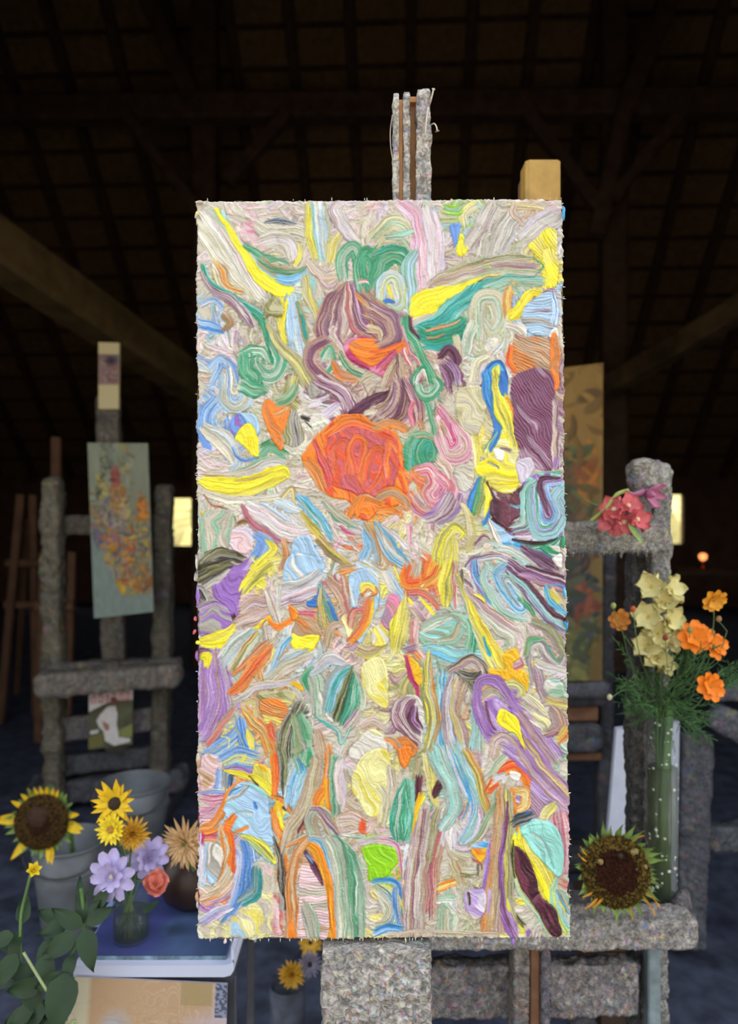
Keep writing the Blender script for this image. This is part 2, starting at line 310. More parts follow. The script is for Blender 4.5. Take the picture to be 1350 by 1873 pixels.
# s = brush stroke (path; widths; colours across), b = dab (outline; colours; grain angle; mode)
STROKES = """
#1
s;100,130 250,330 380,560 500,730;170 170 150 60;wgzWwCw
s;60,260 160,400 280,560 400,680;50 70 90 40;wCWEw
s;150,440 200,540 260,640 380,680;20 100 70 10;ncOEWe
s;230,100 290,250 400,370 520,520 640,590 760,590;30;btw
s;175,80 270,230 370,400 480,560 600,650 710,670;22 38 50 75 105 50;Y
b;370,180 440,190 480,300 570,410 450,360 340,270;Zz;0;weave
s;480,200 560,250 700,240 790,260;110;wXwEwx
s;500,330 620,300 700,340 720,430;100 110 90 60;wXlwX
s;520,185 620,165 740,195;20 45 20;xDkx
s;380,340 520,430 640,450 700,490;40 40 30 10;GgG
s;480,440 600,520 740,540 820,500;50 70 50 30;wneGnX
s;880,440 840,250 850,60;50 70 80;EyYE
s;955,450 930,250 910,60;80 110 110;tbwbE
s;1180,330 1090,230 1030,100 1060,60;50 90 90 60;pXlwx
s;990,460 1010,350 1050,270;70 80 50;EyE
s;620,590 700,600 800,560 830,520;60 60 40 10;bSb
s;740,490 770,400 760,330;30 40 20;yYX
s;830,450 900,560 960,640 1030,610;30 45 40 20;nwVy
s;850,470 930,560 1000,560;60 60 50;Xwnz
b;830,540 900,620 950,760 900,860 830,740 800,620;wtX;80;m
s;810,560 830,700 890,850 900,900;40 60 50 30;nyCE
s;70,480 120,600 260,700 400,790 510,890 560,1050 590,1200;35 48 50 55 60 50 20;tTGG
s;60,530 150,660 280,740 380,840 430,930;20 45 75 70 20;lPwPx
s;60,900 150,930 230,960;60 70 30;BbDb
s;70,760 150,730 220,800;50 40 30;bBw
s;240,850 280,900 230,950;60 50 30;nNe
s;150,1200 200,1160 270,1200 300,1320;60 60 60 60;BbwB
s;140,1320 190,1230 200,1190;50;bB
s;600,1050 645,1160 600,1260 510,1270 450,1180 480,1120;90 100 100 90 60 20;wGwGg
s;350,1130 430,1090 510,1110 550,1180;60 80 60 20;GwG
s;375,1140 390,1240 440,1290 420,1340;100 110 110 110;GgGG
s;690,1080 780,1110 900,1060;60 80 20;bwb
s;770,1140 725,950 710,710;90 80 80;bbwb
s;670,1070 640,900 655,740;22 50 50;yYY
b;520,780 580,730 650,800 640,860 560,850 510,870;eEeX;30;m
s;540,890 620,1050 750,1180 830,1320;40 60 90 110;EXeyEe
s;820,1040 790,900 760,760;40 50 30;nGen
s;820,1010 800,930 785,850;28 30 16;T
s;1100,620 980,760 930,920 930,1010;40 90 100 60;PpnPn
s;1100,620 1030,780 1010,900;30 80 60;nPCPn
s;1110,620 1100,780 1110,880 1080,980;30 90 110 70;CpwnP
s;1130,620 1160,780 1200,920 1290,980;40 100 120 70;PvPCr
s;1180,680 1270,770 1350,900;40 110 130;nxPnO
s;960,1020 860,1090 840,1180 900,1260 1010,1330 1100,1400;60 90 90 90 90 80;nPPpn
s;930,1160 980,1090 1000,1180 960,1240;50 50 50 40;Ggw
s;1000,1180 1060,1270 1180,1300;40 60 60;nRnO
s;1060,1130 1120,1220 1200,1260;40 50 60;nXG
b;1080,1050 1170,1000 1290,1010 1480,1060 1480,1200 1380,1290 1250,1230 1160,1190 1100,1130;MZ;20;m
b;1120,1050 1200,1010 1350,1030 1460,1080 1400,1160 1290,1210 1200,1170 1140,1110;OOo;20;m
s;1080,580 1080,430 1150,360 1185,450 1190,600;60 80 80 80 60;GgwG
s;1220,660 1200,500 1240,400 1310,480 1290,650;90 80 80 90 80;GgGG
s;1280,420 1340,380 1400,420;60 70 60;Gg
s;1180,600 1240,600 1270,630;40 30 10;nz
#2
s;330,650 320,400 290,150 180,50;90 130 130 80;zlZzl
s;430,560 430,300 380,100;100 110 80;lwzl
s;0,300 100,200 200,210 260,270;120 110 90 30;CEgEC
s;80,290 180,280 270,250;30 60 20;tgw
s;0,600 50,470 130,420 220,470;90 110 110 50;GGgGG
s;0,420 90,380 190,385 240,440;30 50 50 20;TGg
s;260,830 250,650 230,500 290,400;60 90 90 50;tgbg
s;40,760 50,620 120,570 175,640 200,740 150,800 80,750;60 70 80 80 70 60 40;bwbyb
s;90,640 110,690 140,730;24 24 8;Y
s;70,740 130,750;36 26;D
s;0,730 80,785 160,820 210,770 215,640;16;ygY
b;540,210 610,200 590,310 560,360;B;80;m
b;610,270 670,370 620,430 580,380;Y;60;m
s;680,340 760,230 830,80;90 120 90;xwXpw
s;640,200 640,120 720,60;60 70 60;ycwE
s;500,90 580,100 610,80;60 70 40;LgbL
s;760,430 800,300 840,280;80 60 30;wXx
s;860,400 920,250 1000,120;100 140 90;xXwxl
s;970,60 1080,60 1200,80;50 60 60;nwcn
s;1000,50 990,120 1050,200;40 40 30;nzE
s;1080,290 1180,200 1280,150;110 130 110;lxwXl
b;1100,340 1290,240 1290,640 1200,630 1190,480 1140,410;yY;50;hatch
b;1200,400 1290,400 1290,640 1220,600;Yy;60;hatch
s;370,640 480,560 640,510 800,460 1000,440 1140,440;30 50 60 50 50 14;XewnX
s;400,650 560,600 700,560 850,510 1150,520;50 90 90 110 80;nXpngCw
s;680,460 760,440 900,440 1120,440;8 8 8 8;G
s;1130,440 1195,500 1140,565;12 14 10;G
s;770,500 830,500;30 20;LX
s;730,690 850,640 1000,600 1190,610;110 100 80 60;gtgXg
s;280,850 350,770 500,720 640,650 760,580 900,555;90 150 140 50 14 8;Y
s;300,960 440,910 560,800 690,700 760,620 900,580 1140,570;80 120 130 110 30 14 10;tTTt
s;300,960 400,1000 520,960 640,900;60 110 110 60;GTGT
s;350,1060 450,1070 560,1020 640,950;50 60 60 60;GT
s;360,970 480,930 600,890;20 30 14;no
s;370,1020 450,1010 500,980;18 20 8;no
s;260,900 350,870 420,840;40 40 12;wXw
s;620,900 620,1050 680,1140 770,1140;12;T
s;740,1000 740,760 850,740 890,880 830,970 780,900;110 110 120 120 80 60;XCgwXE
s;640,1130 660,1000 700,920;60 80 60;wXgw
s;580,1230 590,1100 570,1000;50 60 40;XEX
s;700,1330 730,1200 800,1150;80 90 40;wcXl
s;950,860 940,740 990,620;60 60 40;Onyo
s;980,870 1050,790 1110,690 1190,700;70 80 50 30;YyYd
s;960,620 1010,680 1040,740;24 24 10;g
b;1070,780 1250,660 1290,700 1290,900 1230,1000 1080,960 1040,880;xbp;4;hatch
s;1270,900 1280,800 1265,690;50 50 30;bWB
b;1240,980 1290,940 1300,1030 1250,1030;W;0;m
s;950,930 1020,960 1070,1000;50 80 40;WXw
b;990,1000 1080,1000 1240,1040 1260,1360 990,1370 970,1180;Pno;25;hatch
b;1250,1020 1300,1020 1305,1360 1245,1360;Oo;80;m
s;890,1100 920,1000 930,950;30 30 14;ySw
s;1000,1260 950,1180 960,1080;30 50 30;RO
s;850,1130 890,1080 920,1020;24 24 10;Bw
s;780,1370 800,1260 870,1200 910,1300 910,1370;60 60 60 50 40;DS
s;840,1370 850,1260 875,1215;50 50 24;YyY
s;240,870 260,960 320,1020;30 34 10;Qq
s;210,860 220,980 290,1060 330,1180 400,1290 440,1350;45 55 55 60 60 60;gGGg
s;190,920 220,1060 280,1160 340,1290;20;zr
s;450,1150 520,1090 570,1150 570,1200;40 60 70 30;PqP
s;470,1180 530,1250 560,1350;70 110 120;PvqPp
s;0,760 80,820 150,920 170,1050;50 60 60 40;nO
s;-40,820 80,880 110,1000 20,1060;120 120 120 60;PpnPx
s;-40,950 30,960 30,1020;60 50 20;Cn
s;-20,1140 100,1110 190,1060 220,1120;60 70 40 30;ROO
s;20,1240 80,1180 140,1120;50 70 50;MZr
s;60,1350 120,1230 170,1130;60 60 30;nCqn
s;200,1350 180,1250 160,1120;50 50 30;qnCn
s;240,1200 200,1100 210,1080;40 40 20;rz
s;270,1350 290,1270 340,1240 380,1330;40 40 40 30;Gw
#3
s;100,340 110,230 170,150;110 100 90;BbBb
s;240,-60 240,120 290,180 370,150 390,20;80 90 90 90 70;bBwEb
s;280,-80 280,60 310,90 330,0;20 30 30 20;Ew
s;190,310 250,230 340,230 410,180;16 20 26 10;wew
b;300,240 430,240 470,330 460,400 300,400;bBV;80;m
s;320,330 315,270 320,230;24 30 10;V
s;65,380 100,440 140,490;50 70 20;B
b;310,410 340,340 390,305 440,340 470,430 480,550 400,500 340,440;Y;60;m
s;80,330 180,410 270,500 330,600;60 110 100 40;wEwxCw
s;150,340 250,380 310,480 330,580 280,650;30 50 50 50 30;wXwb
s;300,480 350,560 480,550;24 36 20;bDl
s;490,540 560,470 660,530;30 70 60;GgG
s;490,460 550,425;30 30;Ge
b;520,130 600,160 700,170 690,260 650,490 600,460 530,340 495,240;OOo;80;m
s;660,470 620,420 560,370;10 10 8;Gb
s;580,240 640,220 680,180;20 30 20;oC
b;715,180 770,300 800,420 740,470 700,470 650,420 670,300;kxe;85;hatch
b;850,20 920,80 850,130 820,70;kx;60;m
s;780,260 830,275;20 30;k
s;800,290 850,340;20 24;kw
s;740,180 700,120 720,-20;70 80 80;eEye
s;600,150 680,130 730,60;60 70 60;gEGn
s;370,30 430,60 520,70;110 110 40;GgG
s;900,0 1040,70 1110,160 1130,240;70 90 110 50;wPpPwP
s;1120,240 1200,200 1300,130 1420,80;30 70 60 20;qPqP
s;1220,20 1250,100 1240,150 1190,210;8;q
s;940,240 1000,200 1050,180;50 60 30;lvw
s;260,665 400,620 500,570 650,555;20 40 45 20;gGw
s;70,680 250,690 420,650 520,600 620,590 680,620;40 60 70 70 60 20;wnbwn
s;60,700 200,750 400,750 560,690 650,650 680,690;50 110 115 110 80 20;YYYy
s;300,715 450,700 580,650;10 16 8;n
s;70,790 250,840 450,850 600,830 680,790;40 60 60 50 20;wXCw
s;640,840 700,770 730,860;40 50 30;nyw
s;80,810 150,890 240,920 250,960;12 18 30 8;Nnr
s;70,1200 88,1060 75,940;24 40 20;od
b;70,960 280,930 270,1180 90,1290 60,1200;XgX;85;m
s;380,900 500,960 620,1050 760,1090 830,1080;80 150 150 90 30;bwzlwzw
s;600,860 700,910 770,930;60 70 20;bwb
s;350,890 420,1010 520,1080 600,1130 680,1150;30 50 60 40 20;prp
s;310,1020 360,1000 400,1010;30 36 16;Nn
b;290,1060 400,1050 430,1120 400,1230 280,1200;lz;20;m
s;450,1090 510,1150 450,1260;50 100 70;bBB
s;520,1130 570,1190 500,1270 430,1350;24 50 50 60;YyY
s;540,1290 620,1270;60 60;yc
s;640,1130 660,1250 640,1350;40 60 50;non
b;720,1130 830,1110 880,1200 930,1350 660,1350 700,1220;bbw;75;m
s;745,810 800,870 900,990 990,1130;20 70 70 20;SbTwS
s;770,930 850,1040 930,1140;16 60 30;eyd
s;900,1130 970,1210 1070,1290 1130,1350;50 60 60 40;nyeN
s;920,850 1030,960 1160,1040;24 70 30;EznT
s;1050,1040 1100,1080 1150,1100;20 30 14;ZMz
s;1220,1270 1250,1180 1230,1080;60 70 60;bSbx
s;1330,1300 1300,1150 1210,1010;60 60 30;xSoE
s;1350,1120 1300,1010;40 30;St
s;60,1350 140,1260 220,1235 370,1265;70 110 80 40;kexk
s;320,1240 390,1250;14 10;k
s;270,1340 350,1330 400,1280;70 70 50;Vv
#0
b;572,812 590,790 625,764 662,764 690,782 725,795 738,825 740,870 748,905 730,930 700,938 672,958 650,950 640,925 600,915 585,885 562,860 550,842 560,825;OOR;60;m
b;600,815 620,790 660,785 700,790 728,810 730,850 725,890 705,915 680,925 640,905 610,895 600,860;RrR;70;m
s;575,812 590,850 603,880 600,895;8 16 12 6;MrRM
s;613,870 612,830 624,812 636,822 636,870;14;RrOR
s;650,870 642,830 655,810 668,822 656,870 664,895;14 15 15 14 14 10;ORrR
s;668,880 680,840 695,830 705,850 695,880 675,905;14 16 16 16 14 8;ORRr
s;710,880 708,840 716,812 730,830;10 14 14 10;rRO
s;600,800 640,775 690,790;14 22 16;OoR
s;560,850 578,870 590,900;14 24 16;oOn
s;640,950 660,920 700,930;10 20 12;nOO
s;698,915 715,905 735,915 738,935;10 18 18 10;OonO
s;665,915 655,935 652,958;12 12 4;O
#4
s;0,200 90,140 130,40;50 70 50;qCPn
s;60,270 140,190 170,60 150,0;70 100 80 40;PwnPX
s;110,330 200,240 230,90 200,0;70 110 90 40;PqnPz
s;300,330 290,180 230,40;50 90 60;QzPnP
s;250,320 240,230 270,150;40 40 20;Zr
s;0,340 100,310 200,350;60 60 50;onO
s;330,350 300,290;40 30;on
s;340,110 370,200 400,330 420,440 410,540 370,600;40 40 34 34 44 40;GgG
s;290,30 330,110 400,110 450,40 420,-10;50 60 60 60 50;GgwG
s;240,620 250,480 290,390;70 90 50;GgTG
s;350,620 310,540 330,460 385,450 390,560;70 80 80 80 60;GgGTG
s;270,390 340,390 410,420;40 50 30;nGgn
b;420,170 560,300 680,480 690,560 560,610 430,580 440,420;znz;60;m
s;430,160 520,280 620,390 690,500;30 50 50 20;nzZz
s;450,380 500,530 600,540 640,460 540,310;90 110 100 90 50;znzZz
s;440,200 510,300 570,430 530,480 490,400;50 60 60 50 30;zZMz
s;520,310 545,400 558,435;10 16 24;M
s;300,650 380,650 420,740 370,810 410,870 490,830;60 100 100 90 80 50;ZzrZn
s;460,680 530,770 500,850 430,910;80 100 90 60;zZrzZ
s;440,560 500,620 520,700;60 60 30;znw
s;230,830 290,930 380,950;40 80 70;nrZz
s;340,980 430,950 510,850 530,810;60 90 80 20;VpwPX
s;430,1010 530,960 580,880 600,820;40 60 50 20;PXVx
b;560,620 680,600 680,740 620,800 560,740;wXC;30;m
b;600,60 760,60 780,250 700,400 600,330 560,200;ECX;50;m
b;790,460 870,350 960,380 1010,460 1000,600 1000,780 920,820 830,780 720,680 700,600 780,560;yyYc;10;m
b;830,500 900,520 890,590 840,570;W;0;m
s;880,500 950,510;20 30;px
s;790,590 860,640;14 24;xX
s;700,400 720,500 710,600;50 60 30;yc
s;790,510 860,370 850,250 800,120 780,-40;50 54 60 70 60;DSD
s;980,480 960,330 900,200 870,80 860,-40;60 110 110 80 60;YyeYyY
s;800,560 790,480 860,370;16 16 10;yY
s;910,100 900,30 890,-40;50 60 40;D
s;1000,330 950,180 920,130;14 20 12;O
s;660,950 690,820 730,700;50 60 24;DS
s;700,950 740,850 760,720;50 80 60;Gey
s;790,960 800,850 780,740;60 60 40;Yy
s;750,1020 790,970 820,880;30 30 16;DS
b;980,-20 1250,-20 1260,620 1180,640 1040,580 1000,450 970,200;PPp;55;hatch
s;1270,640 1270,400 1270,150;50 50 40;WnxPW
s;1260,620 1280,560;40 40;Vp
b;1000,580 1100,560 1120,640 1020,740;wlW;30;m
s;1110,690 1200,670 1300,660;30 44 40;gGw
b;1040,720 1310,690 1315,1130 1150,1160 960,1120 960,1040 1040,950;btVw;60;m
b;830,850 940,860 1030,740 1060,780 1040,940 960,1000 950,1050 1010,1130 900,1050 810,960;qQN;60;m
s;780,730 830,830 850,880;14 20 30;q
s;940,900 1000,910 1040,900;12 30 14;tSW
s;960,1060 1060,1030 1075,900 1080,790 1140,730;60 100 110 100 60;twGtPtb
s;960,1120 1060,1110 1150,1100;30 60 20;Plw
s;1120,790 1110,950 1150,1070 1240,1070 1300,960 1260,860 1310,780;70 90 110 110 100 90 70;wtGbVtbt
s;1170,870 1185,980 1230,1000 1250,940 1200,830 1200,740 1310,720;40 60 60 50 60 70 50;VvPbSb
s;1300,695 1180,705 1160,780 1190,880 1220,970;16 30 34 30 24;qPq
b;790,980 850,1020 940,1100 1040,1160 1020,1210 900,1200 850,1130 800,1060;SbS;40;m
s;800,1000 850,1120 890,1180;20 40 14;Wn
s;960,1140 1150,1160 1310,1130;20 34 20;qkG
s;1100,1200 1230,1180 1320,1120;20 40 14;Gwt
s;870,1190 1000,1240 1150,1350;50 70 80;bXwtn
s;1030,1190 1150,1260 1260,1340;40 90 90;SPqpP
b;1160,1180 1290,1180 1280,1260 1200,1230;Gw;30;m
b;1240,1270 1300,1230 1300,1340 1260,1320;W;30;m
s;430,1350 450,1220 500,1100 560,1050 610,1090 580,1130;80 100 90 60 50 20;yeYEy
s;520,1350 540,1250 550,1120;60 70 20;yEY
s;600,880 650,960 670,1080 650,1180 580,1210;24 50 60 60 20;yEnE
s;0,1040 60,1150 120,1250 210,1320;50 90 110 60;SnwSbo
s;30,1030 130,1110 200,1190;20 30 30;wXl
s;220,1040 225,1120 230,1200;40 30 10;Zz
s;10,840 110,800 200,860 215,940;60 70 60 20;OnxoO
s;20,930 90,920 160,950;50 50 20;OoO
s;640,1330 700,1280 850,1260 980,1340;40 60 50 30;PbwX
s;700,1180 760,1130 800,1140;40 50 20;PwX
#5
b;50,270 120,230 220,250 290,330 320,420 200,470 60,490 40,400;VxV;20;m
b;150,130 240,60 350,30 390,60 360,150 330,230 320,370 250,300 170,230;VVv;60;m
s;60,300 170,280 260,320;30 50 30;Vvx
s;50,60 150,20 260,-20;100 90 60;kek
s;80,140 170,90 250,30;60 60 20;kxw
s;30,170 70,170 100,230;60 60 40;xwk
s;40,520 120,520 220,490 310,420;30 60 80 30;YyY
s;60,550 170,560 260,540 320,480;24 44 44 20;Y
s;290,350 300,390;30 26;q
s;60,1100 70,900 80,700;60 70 60;nvVn
s;90,1210 180,1000 180,750 150,590;120 160 150 50;VvVnVwV
s;240,1080 245,900 200,700;40 60 50;VvX
s;60,640 100,640 100,720;40 60 30;Y
s;40,650 50,590 120,590;24 36 20;PVP
s;360,170 440,80 560,-10;60 90 40;YyeY
b;680,-60 860,-60 920,60 880,120 660,130;bbw;70;m
s;640,170 800,130 910,60;60 90 60;wbxlw
s;620,270 760,210 890,180;60 80 60;lzplw
s;690,270 800,260;50 40;pX
b;810,260 870,230 900,130 915,200 895,300 820,295;D;60;m
s;340,310 430,250 540,260;60 80 60;znpX
s;340,410 440,360 540,330;80 100 60;nzXpn
s;600,420 570,300 530,180;30 60 50;xwnl
s;620,420 610,300 620,150;16 36 40;wxw
b;430,440 480,390 540,350 560,390 520,420 450,450;dY;20;m
s;540,390 600,440 700,390 760,350;30 44 40 16;OO
b;680,280 755,330 740,385 700,380;dO;60;m
s;760,330 870,350;36 36;Zr
s;510,540 500,430 520,390;40 36 20;xwn
s;780,370 700,440 700,540 750,610;16 24 20 14;wlw
b;720,490 740,390 800,360 870,380 910,450 890,510;ono;30;m
b;705,480 760,500 830,490 895,500 870,570 800,622 730,600 700,550;Y;30;m
s;230,680 330,560 450,480;120 150 60;wtxwbwX
s;280,760 380,600 465,480;40 80 40;woyewt
s;280,780 400,680 530,560;20 50 70;RnO
s;270,900 360,820 450,700 550,600;40 80 90 40;oORnO
s;515,840 550,700 575,600;20 34 20;yCE
s;540,800 640,700 800,620;60 140 80;wbxEwn
s;570,720 630,580 700,500;30 60 30;bwS
s;600,670 680,600;14 12;o
s;300,960 450,870 600,840 720,820;30 56 50 30;wXlx
s;700,830 750,850 770,890;30 44 20;d
b;450,920 600,880 720,900 680,1000 560,1000;yEe;20;m
s;900,130 940,250 1000,380 1040,440;30 60 60 20;DbETe
s;930,440 905,300 910,170;50 50 20;enye
s;960,260 1010,360 1050,420;14 30 12;D
s;960,100 1040,200 1090,340;50 60 40;nNzn
s;1060,60 1090,200 1130,340;30 50 50;onwr
s;1040,40 1130,20;60 60;nO
s;950,560 980,440 1060,420;60 60 40;nze
b;1110,80 1220,20 1310,50 1320,250 1270,400 1200,550 1140,500 1240,380 1270,200 1190,200 1170,300 1120,270;bbw;60;m
s;1110,540 1190,450 1240,340 1255,230;50 70 75 60;nrOOY
b;1180,180 1195,130 1250,115 1305,140 1315,190 1270,215 1200,215;Noy;40;m
s;1220,210 1250,190;30 40;zw
s;1110,500 1105,430 1070,370 1090,350;30 50 20 14;c
s;1130,420 1150,340 1200,330;60 60 40;rn
s;1180,590 1250,620 1350,560;70 80 60;Xney
b;1200,700 1350,670 1380,980 1290,980 1210,880;ccyc;60;m
b;1290,440 1380,420 1380,560 1270,570;cyw;50;m
s;900,1040 880,850 840,740;100 120 90;xgwgx
s;1010,1100 950,1020 900,900;40 50 30;wx
s;950,1020 990,850 1060,750 1110,720;60 110 90 20;xbTb
s;830,760 890,720 980,660 1070,690;30 80 80 30;wlxb
s;800,880 790,780 850,710;30 40 20;gG
s;1010,1090 1070,930 1130,720;40 90 20;ekeGe
s;1060,1110 1130,950 1150,760;60 100 30;kGTgGt
s;1110,1170 1200,1000 1190,850 1130,730;20 36 30 12;XgX
s;1080,1160 1170,1040;50 60;pX
s;890,1080 960,1120 1030,1180 1045,1260 1110,1150;24 30 36 20 20;twT
s;850,1060 845,1180 832,1290;16 20 14;wkw
s;120,1320 220,1250 310,1180 340,1080;80 90 80 50;BByBb
s;340,1070 370,1200 400,1340;50 90 90;BbDB
s;310,1150 350,1230 370,1350;12;y
s;190,1200 250,1220 250,1280;14;yc
s;420,1350 405,1220 390,1150;40 40 20;y
s;560,1320 520,1180 430,1080 360,990;90 100 80 40;oynOn
s;450,1060 440,960 360,970;40 40 30;yCn
b;480,960 620,940 680,1040 600,1130 540,1150;Ooy;20;hatch
s;590,1200 560,1120;60 60;Rn
s;100,1270 200,1130 300,1000;30 50 40;nrX
s;640,1370 660,1200 760,990;90 110 80;xkeXkg
s;770,1370 780,1200 740,1060;110 120 90;gexGg
s;840,1370 800,1250;60 60;xg
s;930,1370 900,1250 870,1180;80 80 60;nXn
s;965,1370 965,1270;50 20;O
b;1100,1350 1240,1160 1350,1200 1350,1350;cwX;40;m
s;1190,1140 1270,1100 1350,1140;60 60 40;zXn
#6
s;60,50 110,150 160,230;60 70 60;bw
s;120,20 150,90 180,160;16;Y
b;50,330 90,200 160,250 150,400 90,460 30,400;pZn;50;m
s;215,20 210,130 290,130;60 80 60;RO
s;270,70 290,-10;60 60;nX
s;350,100 380,10;80 90;ROy
s;330,140 400,100 430,40;60 70 60;RyO
s;480,290 490,130 520,-20;40 110 80;yYeyy
s;550,310 545,150 545,-20;30 34 30;Xrw
s;230,190 340,200 430,300;40 50 40;nRr
s;130,600 160,430 190,240;60 130 20;yYeyE
s;200,180 195,250;10 16;y
s;215,240 240,280;20 30;Y
s;300,230 350,290 400,350;16 30 20;Y
s;240,300 300,380 340,420;50 70 50;zpnX
s;260,420 260,560;60 60;zrn
b;300,470 400,370 520,340 640,380 700,480 770,620 760,720 640,650 500,720 450,760 400,620 310,560;tgxA;20;m
s;320,600 430,600 560,640 750,640;60 80 90 60;tbAtS
s;330,450 420,400 520,370;60 70 40;xgw
s;450,540 540,520 590,440;60 70 60;gntg
s;650,600 670,480 650,400;80 80 50;gGtG
s;595,40 600,170 560,60;24 20 14;Yk
s;640,170 740,300 860,400 990,480;40 90 100 60;znpXwp
s;720,340 850,450 950,520 960,580;50 60 60 30;XwgX
s;580,90 600,180 660,330 740,500 810,640 860,740;20 30 60 100 130 90;ydYyEyb
s;750,520 790,640;16 30;TS
s;640,350 600,180 560,80;20 30 20;bey
s;690,-20 700,80 760,170 790,260;50 60 60 50;bPSbV
s;770,20 750,110 820,220 880,320 980,370 1050,390;50 50 60 60 50 30;bXtgw
s;1350,470 1230,390 1130,270 1030,140 920,20;70 90 80 80 60;bPbtgb
s;1340,410 1220,330 1110,190 1020,90 900,20 840,60;30 36 30 26 24 16;qPq
s;900,20 850,60 860,130 930,240 1000,320 1040,300 970,190 910,90;50 60 60 60 50 50 50 30;VbtSbt
s;1000,290 940,200 900,120 940,100 1010,190;20 30 40 40 20;gVtw
s;1010,240 1070,300 1110,370;30 40 20;GgG
s;990,190 1020,230 1030,270;12;c
s;700,210 760,260;30 30;YP
s;950,-10 1080,60 1220,110 1330,140;50 90 90 50;bwPqv
s;1020,70 1150,120 1320,180;40 60 50;pVnP
s;1060,10 1320,100;20 24;q
s;1190,160 1230,270 1345,360;24 50 20;StS
s;1210,150 1320,160;14 14;S
s;1240,200 1290,270;50 50;zy
s;1080,400 1200,460 1270,540 1320,640 1260,700;40 60 70 60 40;eXgep
s;1080,860 1080,700 1080,600 1150,560 1210,650 1290,720 1330,650;20 40 60 60 70 60 40;GpwXpw
s;1120,700 1150,850 1190,960;60 80 40;xpXp
s;1130,690 1180,720 1330,760;40 50 60;wXl
s;1050,640 1080,540 1160,530;30 50 30;eGX
b;880,640 980,590 1010,660 960,700 1040,760 1060,860 1040,900 1000,850 900,830 770,760 790,730 900,740;ddY;60;m
s;970,720 1020,700 1010,660;40 40 20;zpr
s;880,860 960,850 1010,890 1000,930;40 60 60 50;Cyex
b;1180,820 1300,830 1310,940 1200,930;gwtz;20;m
s;1190,960 1340,1000;50 70;nyE
s;490,760 560,720 660,670 740,710 770,790;30 60 70 60 20;xknpw
s;600,770 670,790 720,770;60 70 40;xke
s;430,1370 430,1150 440,950 460,770;100 90 80 80;gtbSAx
s;460,1370 445,1200 460,1000;24 16 8;S
s;540,1370 500,1150 490,950 540,800;80 90 80 60;xpwbp
s;640,1370 580,1150 540,1000 570,820;80 70 60 60;nyXpn
s;600,1080 590,950 620,850;50 50 40;nEp
b;590,1080 600,960 640,1020 640,1085;QXn;80;m
s;690,1300 700,1150 690,1000;80 90 50;tbgX
s;350,1310 390,1100 350,850 360,620;50 90 90 24;yeYbeno
b;190,660 230,650 300,730 305,840 270,850 210,750;Od;60;m
s;195,650 230,780 280,880 290,950;24 34 30 16;M
s;300,650 280,620;70 50;Oz
s;200,610 260,590;60 60;pr
b;90,1050 130,960 220,920 310,970 310,1260 180,1180;Pwn;60;m
s;290,1260 140,1120 130,1000 210,940;40 60 60 30;PwQ
s;290,1190 190,1080 200,990 250,950;40 60 60 40;wPxP
s;290,1150 250,1080 250,1000;50 70 40;qPvq
b;110,1240 210,1210 280,1290 240,1360 150,1350;Oo;20;m
s;50,1220 110,1240 170,1330;30 40 30;nO
s;140,1270 160,1265;20 24;x
s;720,920 800,870 900,930 990,1020;50 60 60 40;nEx
b;750,960 830,950 920,1010 1000,1030 1020,1120 880,1200 800,1180 760,1080;Vv;60;m
s;790,1230 710,1060 700,900 740,810 840,830 930,950 1020,1040;50 70 50 60 70 50 50;VpV
s;760,970 780,1080 830,1160;20 24 16;P
s;800,1220 930,1250 1010,1350;50 80 80;VpVv
s;1000,1050 1100,1200 1230,1370;80 160 150;VvpnVv
s;1000,1200 1080,1350;30 60;nE
b;840,1040 880,1020 960,1050 1000,1110 1010,1200 1095,1370 1050,1370 980,1210 900,1160 850,1110;Y;60;m
s;800,1330 830,1230 910,1220 970,1350;40 60 60 60;nXpwz
s;850,1360 870,1290 920,1350;50 50 50;nXw
s;1030,950 1110,1010 1190,1090;80 100 50;cXpwX
s;1100,1080 1180,1130 1190,1200;70 80 50;cEw
s;1180,1190 1270,1150 1260,1060 1220,1010;50 80 80 30;xpnP
s;1270,1250 1330,1150;50 60;ynO
#7
b;60,40 190,30 210,130 130,270 60,270;nzn;20;m
s;180,290 190,200 200,120;50 60 50;Bbl
s;240,60 320,30 430,60;110 120 110;BBybB
s;350,60 370,30;30 30;y
s;60,290 150,285 230,290;30 40 30;wBl
s;70,320 140,340 220,330;50 60 50;MzZ
s;60,430 130,430 160,400;90 90 60;Zpz
s;80,570 160,580;60 60;MZO
s;230,250 240,180 230,120;60 60 24;xpw
s;230,110 330,105 430,150 510,70;14 30 50 14;Vpv
b;440,90 540,120 600,320 560,330 450,230 430,190;yyd;70;m
s;300,150 250,160 250,240;24 60 60;kDX
s;215,122 330,150 430,190 510,240 570,300;14 44 50 50 20;YYy
s;400,165 465,240;12 16;kP
s;60,540 150,510 220,400 260,290 320,215 390,195;60 70 60 40 24 16;OnO
b;150,530 230,440 210,400 270,280 350,210 440,230 520,290 540,380 550,500 575,640 500,655 420,600 350,570 300,560 200,500;bbt;30;m
s;265,320 300,280 360,250;30 36 20;DbS
s;437,350 450,385;20 28;D
s;240,340 330,300 400,240;20 30 16;wx
s;330,420 420,430;14 20;tw
s;170,900 230,800 240,650 210,520;110 120 110 60;nXOwEb
s;60,640 70,560;50 30;lM
s;60,900 75,750 70,640;60 70 60;lWlb
b;110,640 200,660 210,800 160,900 110,880;bxw;80;m
s;60,1040 180,990 270,920 320,840 330,740;50 100 100 80 30;wEnwOlVO
s;230,1180 320,1040 370,900 380,720 350,620;80 120 140 130 60;lBDBbx
s;330,575 430,620 500,680 578,770;10 70 90 16;yYeg
s;320,700 290,640 330,590;50 50 30;bVw
s;268,780 268,620 250,520 295,445;44 44 50 50;OR
